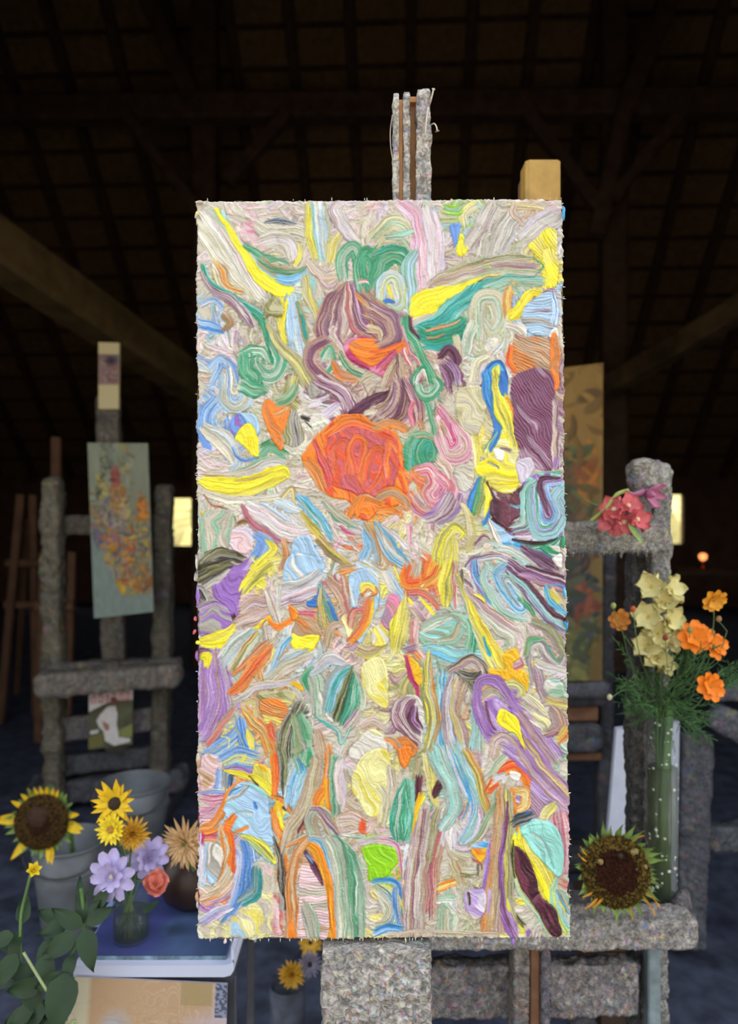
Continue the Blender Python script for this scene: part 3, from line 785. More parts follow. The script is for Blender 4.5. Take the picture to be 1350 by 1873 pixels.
s;230,480 280,495;34 34;O
s;300,550 340,535 390,518;20 24 20;O
s;290,835 280,760;30 26;OR
b;420,760 560,790 600,900 640,1130 630,1270 120,1290 60,1240 220,1180 380,1000;zXc;80;weave
b;560,1000 630,1060 630,1270 560,1250;rz;80;weave
b;300,1130 470,1090 500,1260 250,1280;cXyb;80;weave
b;420,780 560,800 570,980 470,960;zXl;80;weave
s;340,1040 430,960 440,820;80 90 60;DxT
s;60,1180 150,1130 260,1080;60 70 50;lbVw
b;585,350 640,340 670,420 640,470 655,560 610,540 575,440;Yyd;70;m
s;640,390 660,410;24 24;Nk
b;660,480 730,490 750,560 690,600 650,580;bxw;40;m
s;655,475 740,490 755,560 700,600;14 16 16 12;nO
s;560,310 640,340 690,420 750,490;24 34 30 12;NOo
s;645,960 630,800 640,620 590,520 565,400;24 50 56 50 24;OoO
s;640,990 620,850 610,700 565,590;40 50 36 12;kxk
s;632,1100 640,1040 625,980;40 50 40;xk
s;575,290 585,150 570,10;36 56 50;OR
s;645,300 640,150 620,0;30 50 60;xkge
s;690,380 710,250 770,110;70 110 110;wbSbtb
s;770,140 740,60;60 60;gS
b;740,30 820,-20 850,40 800,110;LgG;80;m
s;655,720 700,560 790,420 850,250 880,60;60 110 130 120 90;nXEnXx
s;750,560 790,480 810,420;40 30 10;qPo
s;660,660 780,600 800,590;20 40 30;nO
s;870,340 930,230 960,100 960,0;50 40 34 34;On
s;930,430 890,360 930,280;50 60 50;Ood
s;1020,570 960,400 950,200;16 40 40;dO
s;850,590 830,480 860,410 930,450 980,560;80 90 70 80 70;xXgxn
s;1030,590 960,500 890,400 830,400;26 34 30 14;PwP
s;1010,460 1000,250 1010,50;60 60 60;gGx
s;1060,380 1040,250 1050,80;60 80 70;wzl
s;1100,320 1150,260 1110,200 1080,130;50 60 40 30;nxX
s;1060,480 1130,470 1200,500;90 120 90;nzXnX
s;1160,400 1090,360;60 60;nX
s;1140,1270 1150,950 1110,740 1020,630;110 100 90 60;gwGxg
s;1060,1270 1040,950 1020,700 960,610;150 150 130 60;XCwgxG
s;1010,1285 985,1000 960,780 900,630 810,600;30 40 46 50 40;wSbX
s;975,1295 950,1050 920,850 870,700 800,650;60 76 80 70 50;OdO
b;780,730 860,800 930,960 950,1290 730,1290 740,1000;nzX;2;hatch
s;910,920 850,790 780,690;20 50 20;PqP
s;840,760 800,720;30 20;Bx
s;850,1290 820,1150 780,1050;80 90 60;xXg
s;690,1290 700,1150 690,900 740,700 810,610;90 80 60 60 40;nOXo
s;700,1290 690,1180;50 30;O
b;1130,150 1200,30 1380,0 1400,480 1250,450 1190,380 1120,260;ccy;70;m
s;1200,480 1200,540 1230,570;40 50 30;R
s;1060,590 1130,595 1220,600;20 30 24;Wg
s;1250,560 1290,480 1330,560;60 60 60;znX
s;1170,640 1280,620 1400,620;40 50 40;XlX
b;1190,680 1290,650 1400,670 1470,720 1400,830 1340,890 1240,900 1220,780;L;60;m
#8
s;20,560 80,560;60 60;zX
b;130,-20 240,-20 180,120;Oo;70;m
s;60,370 90,250 80,120;60 70 50;XwnX
s;20,480 40,330 0,250;60 60 50;cwE
s;140,610 130,430 190,190;50 110 20;TGwGT
s;200,600 230,430 205,200;50 120 30;GAGgtA
s;90,600 40,600;24 10;T
s;250,130 260,60;70 70;gen
s;400,380 360,230 330,30;30 60 60;cEyX
s;270,330 275,180;40 50;qQ
s;385,300 410,230;30 50;q
s;180,1000 180,780 190,640;40 40 24;Wbzw
s;215,700 245,470 300,300;16 26 60;dY
s;165,1215 165,950 190,800 220,660;12 14 20 16;dn
s;230,1210 250,900 290,600 320,390;130 140 120 60;pwnPwxn
s;360,1100 360,800 400,620 440,480;90 100 90 50;nPrXn
s;340,760 370,560 400,390;30 46 30;eXe
s;470,600 470,500;90 70;lw
s;430,520 510,400 510,260 440,120 390,-20;60 100 120 120 110;xtAwtx
s;500,640 510,540;60 50;Wl
s;560,620 660,480 670,330 600,180 530,-20;50 90 110 120 120;lStxAbw
s;560,480 620,350 600,200 530,20;8 16 16 12;S
s;640,600 710,500 700,380;40 60 40;lpX
s;770,450 720,300 660,100 600,0;40 60 50 40;eyon
s;610,650 700,560 770,430 820,280;20 50 56 30;geX
b;640,660 740,650 730,720 690,755 640,700;Od;30;m
s;640,740 700,770;24 20;rn
b;630,645 740,610 750,650 660,665;Sb;20;m
s;760,270 840,150 940,110 1020,180 1050,280 1000,380;50 70 80 90 80 50;RO
s;790,200 880,170;50 40;bwl
b;905,140 980,160 960,205 910,190;W;20;m
s;770,260 820,230;40 30;cR
s;930,270 1010,290 1000,370 950,400;50 70 60 40;cocO
s;960,550 930,400 920,260;30 40 30;nO
b;1060,200 1200,330 1080,450 1040,420;pv;40;hatch
s;770,1220 800,900 830,600 860,260;130 130 110 80;nOEnxpn
s;710,960 740,750 760,600;24 36 14;vV
s;740,1100 760,950;20 30;lv
s;920,1190 890,950 900,650 900,280;30 60 70 50;yexE
s;880,1150 850,1050 830,850 850,650 890,350;30 36 30 34 20;PV
s;820,1240 900,1255 985,1230 900,1100 880,1000;20 24 24 24 14;Yc
s;940,1275 900,1190 860,1100;24 90 60;VPv
s;1010,1220 1000,1250;30 30;V
s;940,1110 990,1190;24 30;ke
s;925,490 980,460 1050,430;60 80 40;Dkx
s;770,170 850,60 950,20 1050,110 1200,270;50 60 50 50 40;XgEw
s;870,-30 980,60 1100,190 1210,310 1320,440;70 80 80 80 50;vVwV
s;1000,-30 1110,130 1220,250 1325,350;110 130 130 100;VnyVvn
s;1270,830 1270,600 1240,430;110 120 90;zrpzr
s;1200,880 1300,930;60 70;rnz
s;1130,450 1170,400 1210,360;60 60 30;cyw
s;1250,1240 1190,1060 1090,830 990,680 970,560;60 120 140 140 70;Yy
s;1160,1240 1100,1120 980,980 930,860;40 40 36 24;tcgy
s;1300,1240 1220,1100 1190,960 1220,860;50 60 50 24;AYtb
s;1310,1100 1260,990 1220,950;40 60 30;Sog
b;930,650 1000,690 1060,820 1100,960 1200,1080 1250,1240 1180,1250 1080,1080 980,950 930,820 915,720;qqQ;60;m
s;930,860 915,700 925,600;16 20 10;kL
b;980,520 1070,470 1180,480 1240,560 1262,700 1252,830 1210,850 1120,760 1030,650 980,570;AAt;60;m
s;1040,560 1130,620 1200,800;14 20 14;tw
s;0,610 80,620 130,660 150,830;36 40 30 20;Zz
s;-40,880 70,875 130,920 145,1010;36 44 40 16;DSb
s;-20,930 50,980 90,1080 50,1160 -20,1180;60 110 130 80 40;yDbXEw
s;110,940 110,1050 150,1200;40 50 40;xwDb
s;-40,1220 60,1195 150,1205;40 60 50;SDb
s;400,930 540,890;50 40;ycO
s;420,910 520,880;20 20;O
s;400,1000 500,1000;50 40;gw
s;440,1220 440,1060;80 70;gEw
b;580,960 720,950 710,1110 620,1120;lvX;30;m
s;620,1040 610,960;16 24;ke
s;560,900 520,760;60 60;En
s;650,830 580,830;60 60;eX
s;60,1235 400,1225 800,1240;24 30 24;XnX
"""
# ---------------------------------------------------------------- the painting: relief and colour of a thick oil surface
PX0, PY0, PX1, PY1 = 358.0, 364.0, 1038.0, 1719.0
NX, NY = 680, 1355
gx = np.linspace(PX0, PX1, NX, dtype=np.float32); gy = np.linspace(PY0, PY1, NY, dtype=np.float32)
GX, GY = np.meshgrid(gx, gy); SXp = (PX1-PX0)/(NX-1); SYp = (PY1-PY0)/(NY-1)
WX = n2(GX/26, GY/26, 1)*2.0+n2(GX/9, GY/9, 2)*.55; WY = n2(GX/26, GY/26, 3)*2.0+n2(GX/9, GY/9, 4)*.55
PC = np.zeros((NY, NX, 3), np.float32); PC[:] = hx('c4bcac'); PH = np.zeros((NY, NX), np.float32); PID = np.zeros((NY, NX), np.int32); PG = np.zeros((NY, NX, 3), np.float32)
def crom(P, W, closed=False):
    P = np.array(P, float); n = len(P); W = np.array(W, float); out = []; ow = []
    rng = range(n if closed else n-1)
    for i in rng:
        g = (lambda k: P[k % n]) if closed else (lambda k: P[min(max(k, 0), n-1)])
        gw = (lambda k: W[k % n]) if closed else (lambda k: W[min(max(k, 0), n-1)])
        a, b, c, d = g(i-1), g(i), g(i+1), g(i+2); m = max(3, int(np.hypot(*(c-b))/2.4))
        t = np.arange(m)/m; t = t[:, None]
        out.append(.5*((2*b)+(c-a)*t+(2*a-5*b+4*c-d)*t*t+(3*b-a-3*c+d)*t**3)); ow.append(gw(i)*(1-t[:, 0])+gw(i+1)*t[:, 0])
    if not closed: out.append(P[-1:]); ow.append(W[-1:])
    return np.concatenate(out).astype(np.float32), np.concatenate(ow).astype(np.float32)
def window(x0, x1, y0, y1):
    i0 = max(0, int((x0-PX0)/SXp)); i1 = min(NX, int((x1-PX0)/SXp)+2); j0 = max(0, int((y0-PY0)/SYp)); j1 = min(NY, int((y1-PY0)/SYp)+2)
    return (i0, i1, j0, j1) if i1 > i0 and j1 > j0 else None
def bands(u, cols):
    n = len(cols); C = np.array(cols, np.float32)
    p = np.clip(u, 0, .9999)*n-.5; i = np.floor(p); f = np.clip((p-i-.34)/.32, 0, 1); f = f*f*(3-2*f)
    i0 = np.clip(i, 0, n-1).astype(int); i1 = np.clip(i+1, 0, n-1).astype(int)
    return C[i0]*(1-f[..., None])+C[i1]*f[..., None]
SEED = [100]
def put(win, a, c, h, pid, g=None):
    i0, i1, j0, j1 = win; sl = (slice(j0, j1), slice(i0, i1)); a3 = a[..., None]
    PC[sl] = PC[sl]*(1-a3)+c*a3; PH[sl] = PH[sl]*(1-a)+(PH[sl]*(.16 if pid >= 0 else .45)+h)*a
    if g is not None: PG[sl][a > .4] = np.stack(g, -1)[a > .4]
    if pid >= 0: PID[sl] = np.where(a > .5, pid, PID[sl])
def stroke(pts, w, cols, pid=-1, thick=1.0, streak=1.0):
    SEED[0] += 1; sd = SEED[0]
    if len(w) == 1: w = w*len(pts)
    if len(w) < len(pts): w = list(np.interp(np.linspace(0, 1, len(pts)), np.linspace(0, 1, len(w)), w))
    P, Wd = crom(pts, w); HW = np.maximum(Wd*.5, 1.2); m = HW.max()+6
    win = window(P[:, 0].min()-m, P[:, 0].max()+m, P[:, 1].min()-m, P[:, 1].max()+m)
    if win is None: return
    i0, i1, j0, j1 = win; X = GX[j0:j1, i0:i1]+WX[j0:j1, i0:i1]; Y = GY[j0:j1, i0:i1]+WY[j0:j1, i0:i1]
    T = np.gradient(P, axis=0); T /= np.linalg.norm(T, axis=1)[:, None]+1e-6
    S = np.concatenate([[0], np.cumsum(np.hypot(*np.diff(P, axis=0).T))]).astype(np.float32)
    best = np.full(X.shape, 1e9, np.float32); bi = np.zeros(X.shape, int)
    for k in range(len(P)):
        d = ((X-P[k, 0])**2+(Y-P[k, 1])**2)/HW[k]**2
        q = d < best; best = np.where(q, d, best); bi = np.where(q, k, bi)
    dx = X-P[bi, 0]; dy = Y-P[bi, 1]; tx = T[bi, 0]; ty = T[bi, 1]; hw = HW[bi]
    al = S[bi]+dx*tx+dy*ty; cr = -dx*ty+dy*tx; s = np.sqrt(best)*np.sign(cr)
    sc = np.clip(cr/hw, -1, 1)
    edge = n2(al/9, sc*2+3, sd)*.10
    a = np.clip((1-np.abs(s)+edge)*hw/2.0+.15, 0, 1)
    if a.max() <= 0: return
    ee = np.minimum(al, S[-1]-al)/(hw*.9+2); a = a*np.clip(ee*1.3+.95+n2(cr/2.3+sd, al/40, sd+2)*.9, 0, 1)
    ring = np.exp(-((np.abs(s)-1.03)*hw/1.25)**2)*np.clip(ee*1.3+.6, 0, 1)*min(1, thick*1.2); PH[j0:j1, i0:i1] -= 1.0*ring
    n = len(cols); u = sc*.5+.5+(n2(sc*1.6, al/70, sd+1)*.45+n2(cr/1.5, al/75, sd+9)*1.05+n2(cr/4, al/90, sd+8)*.55)/max(n, 1)
    if n >= 3:
        cm = np.mean(np.array(cols), 0); cols = [tuple(np.array(q)*.66+cm*.34) for q in cols]
    c = bands(u, cols)
    st = n2(cr/1.35+sd, al/34, sd+2); st2 = n2(cr/3.3+sd, al/55, sd+3)
    fl = 1 if n > 1 else .45
    c = c*(1+fl*(.085*st+.06*st2)[..., None]*streak)
    g2 = np.clip(st2*1.6-.75, 0, 1)[..., None]*(.4 if n > 1 else .12); c = c*(1-g2)+np.array([.93, .91, .87])*g2
    dk = np.clip(np.abs(st2+.1)*-9+1, 0, 1)[..., None]*(.42 if n > 1 else .16); c = c*(1-dk)+(c*.45+np.array([.16, .15, .09]))*dk
    th = min(5.2, 1.0+hw.max()*.15)*thick
    h = th*np.sqrt(np.clip(1-sc*sc, .0, 1))*.38+1.25*thick*np.exp(-((np.abs(sc)-.86)*hw/1.8)**2)+fl*(.95*st+1.05*st2)
    put(win, a, c, h, pid, (cr, al, np.full_like(cr, sd*3.7)))
def dab(poly, cols, ang=0, mode='m', pid=-1):
    SEED[0] += 1; sd = SEED[0]
    P, _ = crom(poly, [1]*len(poly), True); m = 6
    win = window(P[:, 0].min()-m, P[:, 0].max()+m, P[:, 1].min()-m, P[:, 1].max()+m)
    if win is None: return
    i0, i1, j0, j1 = win; X = GX[j0:j1, i0:i1]+WX[j0:j1, i0:i1]; Y = GY[j0:j1, i0:i1]+WY[j0:j1, i0:i1]
    ins = np.zeros(X.shape, bool); dist = np.full(X.shape, 1e9, np.float32)
    Q = np.roll(P, -1, 0)
    for k in range(len(P)):
        (ax, ay), (bx, by) = P[k], Q[k]
        if ay != by:
            cnd = ((Y < ay) != (Y < by)) & (X < (bx-ax)*(Y-ay)/(by-ay)+ax); ins ^= cnd
        dist = np.minimum(dist, (X-ax)**2+(Y-ay)**2)
    dist = np.sqrt(dist); sdn = np.where(ins, dist, -dist)
    a = np.clip(sdn/1.2+.5, 0, 1)
    PH[j0:j1, i0:i1] -= 1.1*np.exp(-((sdn+1)/1.25)**2)
    ca, sa = math.cos(math.radians(ang)), math.sin(math.radians(ang))
    wx = X+n2(X/26, Y/26, sd)*14; wy = Y+n2(X/26, Y/26, sd+1)*14
    if mode == 'hatch': wx = X+n2(X/30, Y/30, sd)*5; wy = Y+n2(X/30, Y/30, sd+1)*5
    U = wx*ca+wy*sa; V = -wx*sa+wy*ca
    f = n2(U/70, V/9, sd+2)*.6+n2(U/40, V/22, sd+3)*.5
    n = len(cols); pos = np.clip(.5+f*.55, 0, .999)
    c = bands(pos, cols)
    st = n2(V/2.0, U/30, sd+4); st2 = n2(V/5.5, U/50, sd+5)
    h = 2.2*np.clip(dist/5, 0, 1)+1.6*np.exp(-((dist-2.5)/2)**2)+.6*st+.9*st2
    k = .055
    if mode == 'hatch':
        lines = np.sin(V*1.25+n2(U/12, V/12, sd+6)*2.0); h = 1.5+1.0*lines*(.5+.5*n2(U/20, V/10, sd+7))+.5*st; c = c*(1+.10*lines[..., None])
        g = np.clip(lines-.62, 0, 1)[..., None]*.9; c = c*(1-g)+np.array([.86, .78, .76])*g; k = .08
    if mode == 'weave':
        wv = np.sin(X*1.9)*np.sin(Y*1.9); h = .2+.45*wv; c = c*(1+.09*wv[..., None]); g = (np.clip(n2(X/1.7, Y/4, sd+8), 0, 1)*.55)[..., None]; c = c*(1-g)+g*np.array([.93, .9, .84]); k = .03
        a = a*np.clip(sdn/10+n2(X/7, Y/7, sd)*.5+.3, 0, 1)
    c = c*(1+(k*st+k*st2)[..., None])
    put(win, a, c, h*1.25, pid, (V, U, np.full_like(U, sd*3.7)))
def tl(t, s):
    ox, oy, k = TILES[t]; out = []
    for q in s.split():
        x, y = q.split(','); out.append((ox+float(x)/k, oy+float(y)/k))
    return out
# ground layer: a field of muddled half-mixed strokes tinted by the seeds
sx, sy, spal = [], [], []
for ln in SEEDS.strip().splitlines():
    t, rest = ln.split(':')
    for it in rest.split(';'):
        xy, pl = it.split(); (x, y), = tl(int(t), xy); sx.append(x); sy.append(y); spal.append(pl)
sx = np.array(sx); sy = np.array(sy)
rr = random.Random(5)
for k in range(4600):
    x = rr.uniform(PX0-8, PX1+8); y = rr.uniform(PY0-8, PY1+8)
    d = (sx-x)**2+(sy-y)**2; j = int(np.argmin(d*(1+rr.random()*.6))); pl = spal[j]
    a = float(n2(np.array([x/95.]), np.array([y/95.]), 55)[0])*3.2+1.3; L = rr.uniform(12, 34); pts = []; cx, cy = x, y
    cur = rr.uniform(-.5, .5)
    for q in range(4): pts.append((cx, cy)); cx += math.cos(a)*L*.5; cy += math.sin(a)*L*.5; a += cur
    cl = [tuple(min(1, max(0, v+rr.uniform(-.05, .05))) for v in hx(PAL[rr.choice(pl)][0])) for _ in range(rr.choice((2, 3, 4)))]
    w = rr.uniform(20, 34) if k < 700 else rr.uniform(6, 17)
    if k < 700: pts = [(x+(a_-x)*1.6, y+(b_-y)*1.6) for a_, b_ in pts]
    stroke(pts, [w*.6, w, w, w*.4], cl, thick=.8)
# crumpled skin on the ground layer, crevice shade mixed into its colour
cw = 0; ch = 0
for sc_, w_ in ((26, 1.0), (13, .8), (6.5, .6), (3.4, .4)):
    r_ = 1-np.abs(n2(GX/sc_+n2(GX/30, GY/30, 91)*1.6, GY/sc_+n2(GX/30, GY/30, 92)*1.6, 93+int(sc_)))*2.2; ch = ch+w_*r_; cw = np.maximum(cw, np.clip(r_-.72, 0, 1)*w_*2.2)
PH = PH+ch*1.15; cw = (cw*.17*np.clip(.5+n2(GX/40, GY/40, 99), 0, 1))[..., None]; PC = PC*(1-cw)+np.array(hx('8c8468'))*cw; PC = PC*.74+np.array(hx('e2dacb'))*.26
# stir it
DX = np.zeros_like(GX); DY = np.zeros_like(GY)
for k in range(260):
    x = rr.uniform(PX0, PX1); y = rr.uniform(PY0, PY1); r = rr.uniform(12, 34); am = rr.uniform(-1.8, 1.8)
    win = window(x-2.4*r, x+2.4*r, y-2.4*r, y+2.4*r); i0, i1, j0, j1 = win
    ex = GX[j0:j1, i0:i1]-x; ey = GY[j0:j1, i0:i1]-y; th = am*np.exp(-(ex*ex+ey*ey)/(r*r))
    DX[j0:j1, i0:i1] += ex*np.cos(th)-ey*np.sin(th)-ex; DY[j0:j1, i0:i1] += ex*np.sin(th)+ey*np.cos(th)-ey
def stir(A, DX, DY):
    fx = np.clip((GX+DX-PX0)/SXp, 0, NX-1.001); fy = np.clip((GY+DY-PY0)/SYp, 0, NY-1.001); i = fx.astype(int); j = fy.astype(int); u = fx-i; v = fy-j
    if A.ndim == 3: u = u[..., None]; v = v[..., None]
    return (A[j, i]*(1-u)+A[j, i+1]*u)*(1-v)+(A[j+1, i]*(1-u)+A[j+1, i+1]*u)*v
PG = stir(PG, DX, DY).astype(np.float32); PC = stir(PC, DX, DY).astype(np.float32); PH = stir(PH, DX, DY).astype(np.float32)
PLAB = {}; pid = 0; tcur = 1
for ln in STROKES.strip().splitlines():
    if ln[0] == '#': tcur = int(ln[1:]); continue
    f = ln.split(';'); pid += 1; k = TILES[tcur][2]
    if f[0] == 's':
        cs = f[3]; stroke(tl(tcur, f[1]), [float(v)/k*(1.22 if k != 1 else 1) for v in f[2].split()], [hx(PAL[c][0]) for c in cs], pid); nm = 'stroke'
    else:
        cs = f[2]; dab(tl(tcur, f[1]), [hx(PAL[c][0]) for c in cs], float(f[3]), f[4], pid); nm = 'dab'
    u = sorted(set(cs), key=lambda c: -cs.count(c))
    PLAB[pid] = (' and '.join(PAL[c][1] for c in u[:2]), nm)
# gentle overall stirring so hand strokes fray into each other, fine ripples
DX = n2(GX/16, GY/16, 71)*1.2+n2(GX/5, GY/5, 72)*.45; DY = n2(GX/16, GY/16, 73)*1.2+n2(GX/5, GY/5, 74)*.45
PC = stir(PC, DX, DY); PH = stir(PH, DX, DY)
PH = PH+n2(GX/3.1, GY/3.1, 80)*.35+n2(GX/23, GY/23, 81)*1.6+n2(GX/60, GY/60, 82)*1.5
SAT = 1.0
# position of the canvas in the room: four corners (px, py, depth)
CORN = [(358.5, 366.5, 1.0405), (1029, 363, 1.0405), (361.5, 1719, 1.0205), (1043.5, 1716, 1.0205)]
c00, c10, c01, c11 = [np.array(at(*c)) for c in CORN]
U = ((GX-PX0)/(PX1-PX0))[..., None]; V = ((GY-PY0)/(PY1-PY0))[..., None]
nrm = np.cross(c10-c00, c00-c01); nrm /= np.linalg.norm(nrm)
if nrm[1] > 0: nrm = -nrm
ex = (c10-c00)/np.linalg.norm(c10-c00); ey = (c01-c00)/np.linalg.norm(c01-c00)
PXM = .000755
pos = (c00*(1-U)+c10*U)*(1-V)+(c01*(1-U)+c11*U)*V
el = GX-PX0; er = PX1-GX; et = GY-PY0; eb = PY1-GY
def rag(t, sd): return n2(t/9, t*0, sd)*2.0+n2(t/3.3, t*0, sd+1)*1.3+n2(t/30, t*0, sd+2)*2.0
pos = pos-ex*(np.exp(-el/5)*rag(GY, 301)*PXM)[..., None]+ex*(np.exp(-er/5)*rag(GY, 311)*PXM)[..., None]
pos = pos-ey*(np.exp(-et/4)*rag(GX, 321)*PXM*.7)[..., None]+ey*(np.exp(-eb/5)*rag(GX, 331)*PXM)[..., None]
em = np.minimum(np.minimum(el, er), np.minimum(et, eb)); roll = -9*np.exp(-em/1.3)
pos = pos+nrm*((PH*1.0+roll)*PXM)[..., None]
can_c = (c01+c11)/2
painting = thing('canvas_painting', 'tall thickly painted multicoloured abstract canvas in front, on the paint-crusted easel mast', 'painting', tuple(can_c))
VM = vmat('oil paint', .30, .5)
nt = VM.node_tree; pb = nt.nodes['Principled BSDF']; ga = nt.nodes.new('ShaderNodeAttribute'); ga.attribute_name = 'grain'
mp = nt.nodes.new('ShaderNodeMapping'); mp.inputs['Scale'].default_value = (.62, .022, 1); nt.links.new(ga.outputs['Vector'], mp.inputs['Vector'])
nz = nt.nodes.new('ShaderNodeTexNoise'); nz.inputs['Scale'].default_value = 1; nz.inputs['Detail'].default_value = 2; nt.links.new(mp.outputs[0], nz.inputs['Vector'])
mr = nt.nodes.new('ShaderNodeMapRange'); mr.inputs['From Min'].default_value = .3; mr.inputs['From Max'].default_value = .7; mr.inputs['To Min'].default_value = .82; mr.inputs['To Max'].default_value = 1.14
nt.links.new(nz.outputs['Fac'], mr.inputs['Value']); mx = nt.nodes.new('ShaderNodeMix'); mx.data_type = 'RGBA'; mx.blend_type = 'MULTIPLY'; mx.inputs['Factor'].default_value = 1
vc_ = [n_ for n_ in nt.nodes if n_.bl_idname == 'ShaderNodeVertexColor'][0]; nt.links.new(vc_.outputs[0], mx.inputs[6]); nt.links.new(mr.outputs[0], mx.inputs[7]); nt.links.new(mx.outputs[2], pb.inputs['Base Color'])
bp = nt.nodes.new('ShaderNodeBump'); bp.inputs['Strength'].default_value = .4; bp.inputs['Distance'].default_value = .0012; nt.links.new(nz.outputs['Fac'], bp.inputs['Height']); nt.links.new(bp.outputs[0], pb.inputs['Normal'])
lin = s2l(np.clip(PC, 0, 1)).reshape(-1, 3)
gray = lin.mean(1, keepdims=True); lin = np.clip(gray+(lin-gray)*SAT, 0, 1)*.97
posf = pos.reshape(-1, 3)
q00 = (np.arange(NY-1)[:, None]*NX+np.arange(NX-1)[None, :]).ravel()
QA = np.stack([q00, q00+NX, q00+NX+1, q00+1], -1)
fid = PID[:-1, :-1].ravel()
cnt = np.bincount(fid, minlength=pid+1)
keep = [i for i in range(1, pid+1) if cnt[i] > 180]
keep = sorted(keep, key=lambda i: -cnt[i])[:290]; keepset = np.zeros(pid+1, bool); keepset[keep] = True
fid = np.where(keepset[fid], fid, 0)
order = np.argsort(fid, kind='stable'); fs = fid[order]; cut = np.searchsorted(fs, np.arange(pid+2))
for i in range(pid+1):
    a, b = cut[i], cut[i+1]
    if a == b: continue
    q = QA[order[a:b]]; uq, inv = np.unique(q.ravel(), return_inverse=True)
    o = mesh('paint_ground' if i == 0 else ('paint_stroke' if PLAB[i][1] == 'stroke' else 'paint_dab'), posf[uq], None, VM, painting, True, lin[uq], quads=inv.reshape(-1, 4))
    ga_ = o.data.attributes.new('grain', 'FLOAT_VECTOR', 'POINT'); ga_.data.foreach_set('vector', PG.reshape(-1, 3)[uq].ravel())
    if i: o['label'] = PLAB[i][0]+' paint '+PLAB[i][1]
    else: o['label'] = 'muddled grey, pink and straw ground paint'
# stretcher body with canvas turned over its edges
CT = .034
cp = []
for (c, sxx, syy) in ((c00, -1, -1), (c10, 1, -1), (c11, 1, 1), (c01, -1, 1)):
    for d in (.003, CT): cp.append(c-nrm*d+ex*sxx*(-.0008)+ey*syy*(-.0008))
cols_b = np.tile(s2l(hx('c9bda8')), (8, 1))
def side(a, b, a2, b2, n, sd):
    V = []; 
    for i in range(n+1):
        t = i/n
        for j in range(5):
            s_ = j/4; V.append((a*(1-t)+b*t)*(1-s_)+(a2*(1-t)+b2*t)*s_)
    V = np.array(V); V = V+n3(V, 160, sd)[:, None]*np.array([.0008, 0, .0008])+n3(V, 60, sd)[:, None]*np.array([.001, 0, .001])
    Q = np.array([[i*5+j, i*5+j+1, (i+1)*5+j+1, (i+1)*5+j] for i in range(n) for j in range(4)])
    return V, Q
L = []; o = 0; VV = []; QQ = []
for (i, j) in ((0, 1), (1, 2), (2, 3), (3, 0)):
    V_, Q_ = side(cp[2*i], cp[2*j], cp[2*i+1], cp[2*j+1], 260, 40+i); VV.append(V_); QQ.append(Q_+o); o += len(V_)
VV = np.concatenate(VV); QQ = np.concatenate(QQ)
cc = np.array(hx('c6b9a6'))*(1+.12*n3(VV, 90, 3))[:, None]+np.array([.1, -.02, .06])*(n3(VV, 35, 9) > .35)[:, None]
mesh('canvas_edge', VV, None, VM, painting, True, s2l(np.clip(cc, 0, 1)), 'canvas turned over the stretcher, smeared beige', quads=QQ)
mesh('stretcher_back', [cp[1], cp[3], cp[5], cp[7]], [(0, 1, 2, 3)], mat('raw canvas', 'b8a888', .8), painting, False)
# whiskers of paint standing off the rim
rw = random.Random(3); vf = []; vc = []
def whisk(p, d, L, r, c):
    d = Vector(d).normalized(); P = [p, p+d*L*.5+Vector((rw.uniform(-1, 1), 0, rw.uniform(-1, 1)))*L*.15, p+d*L]
    v, f = tube_vf(P, [r, r*.7, r*.12], 5); vf.append((v, f)); vc.extend([c]*len(v))
for k in range(105):
    e = rw.choice('LRRBBBT'); t = rw.random()
    pal = s2l(hx(PAL[rw.choice('wwXCXEzcXWb')][0]))
    if e == 'L': p = c00*(1-t)+c01*t; d = -ex
    elif e == 'R': p = c10*(1-t)+c11*t; d = ex
    elif e == 'B': p = c01*(1-t)+c11*t; d = ey
    else: p = c00*(1-t)+c10*t; d = -ey
    d = d+nrm*rw.uniform(-.1, .5)+ey*rw.uniform(-.5, .5)*(e in 'LR')
    whisk(Vector(p-np.array(d)*.001), d, rw.uniform(2.5, 6 if e != 'B' else 9)*PXM, rw.uniform(.6, 1.6)*PXM, pal)
V_, F_ = join_vf(vf)
mesh('paint_whiskers', V_, F_, VM, painting, True, np.array(vc), kind='stuff')
# fat lobes of paint overhanging the left and right rims
def lobe(px, py, D, rx, ry, cols_):
    v, f = [], []; n1, m1 = 14, 10; c = at(px, py, D)
    for i in range(n1+1):
        th = math.pi*i/n1
        for j in range(m1): ph = 2*math.pi*j/m1; v.append((c.x+rx*.75*math.sin(th)*math.cos(ph)*PXM, c.y+5*PXM*math.sin(th)*math.sin(ph), c.z+ry*math.cos(th)*PXM))
    for i in range(n1):
        for j in range(m1): a = i*m1+j; b = i*m1+(j+1) % m1; f.append((a, b, b+m1, a+m1))
    P = np.array(v); P = P+(n3(P, 170, 8)*2.0*PXM)[:, None]*np.array([1, .4, .6])
    u = n3(P*np.array([1, 1, .35]), 260, 4)*.5+.5
    mesh('paint_lobe', P, f, VM, painting, True, s2l(bands(u, [hx(PAL[c][0]) for c in cols_])), ' and '.join(PAL[c][1] for c in sorted(set(cols_))[:2])+' paint overhanging the rim')
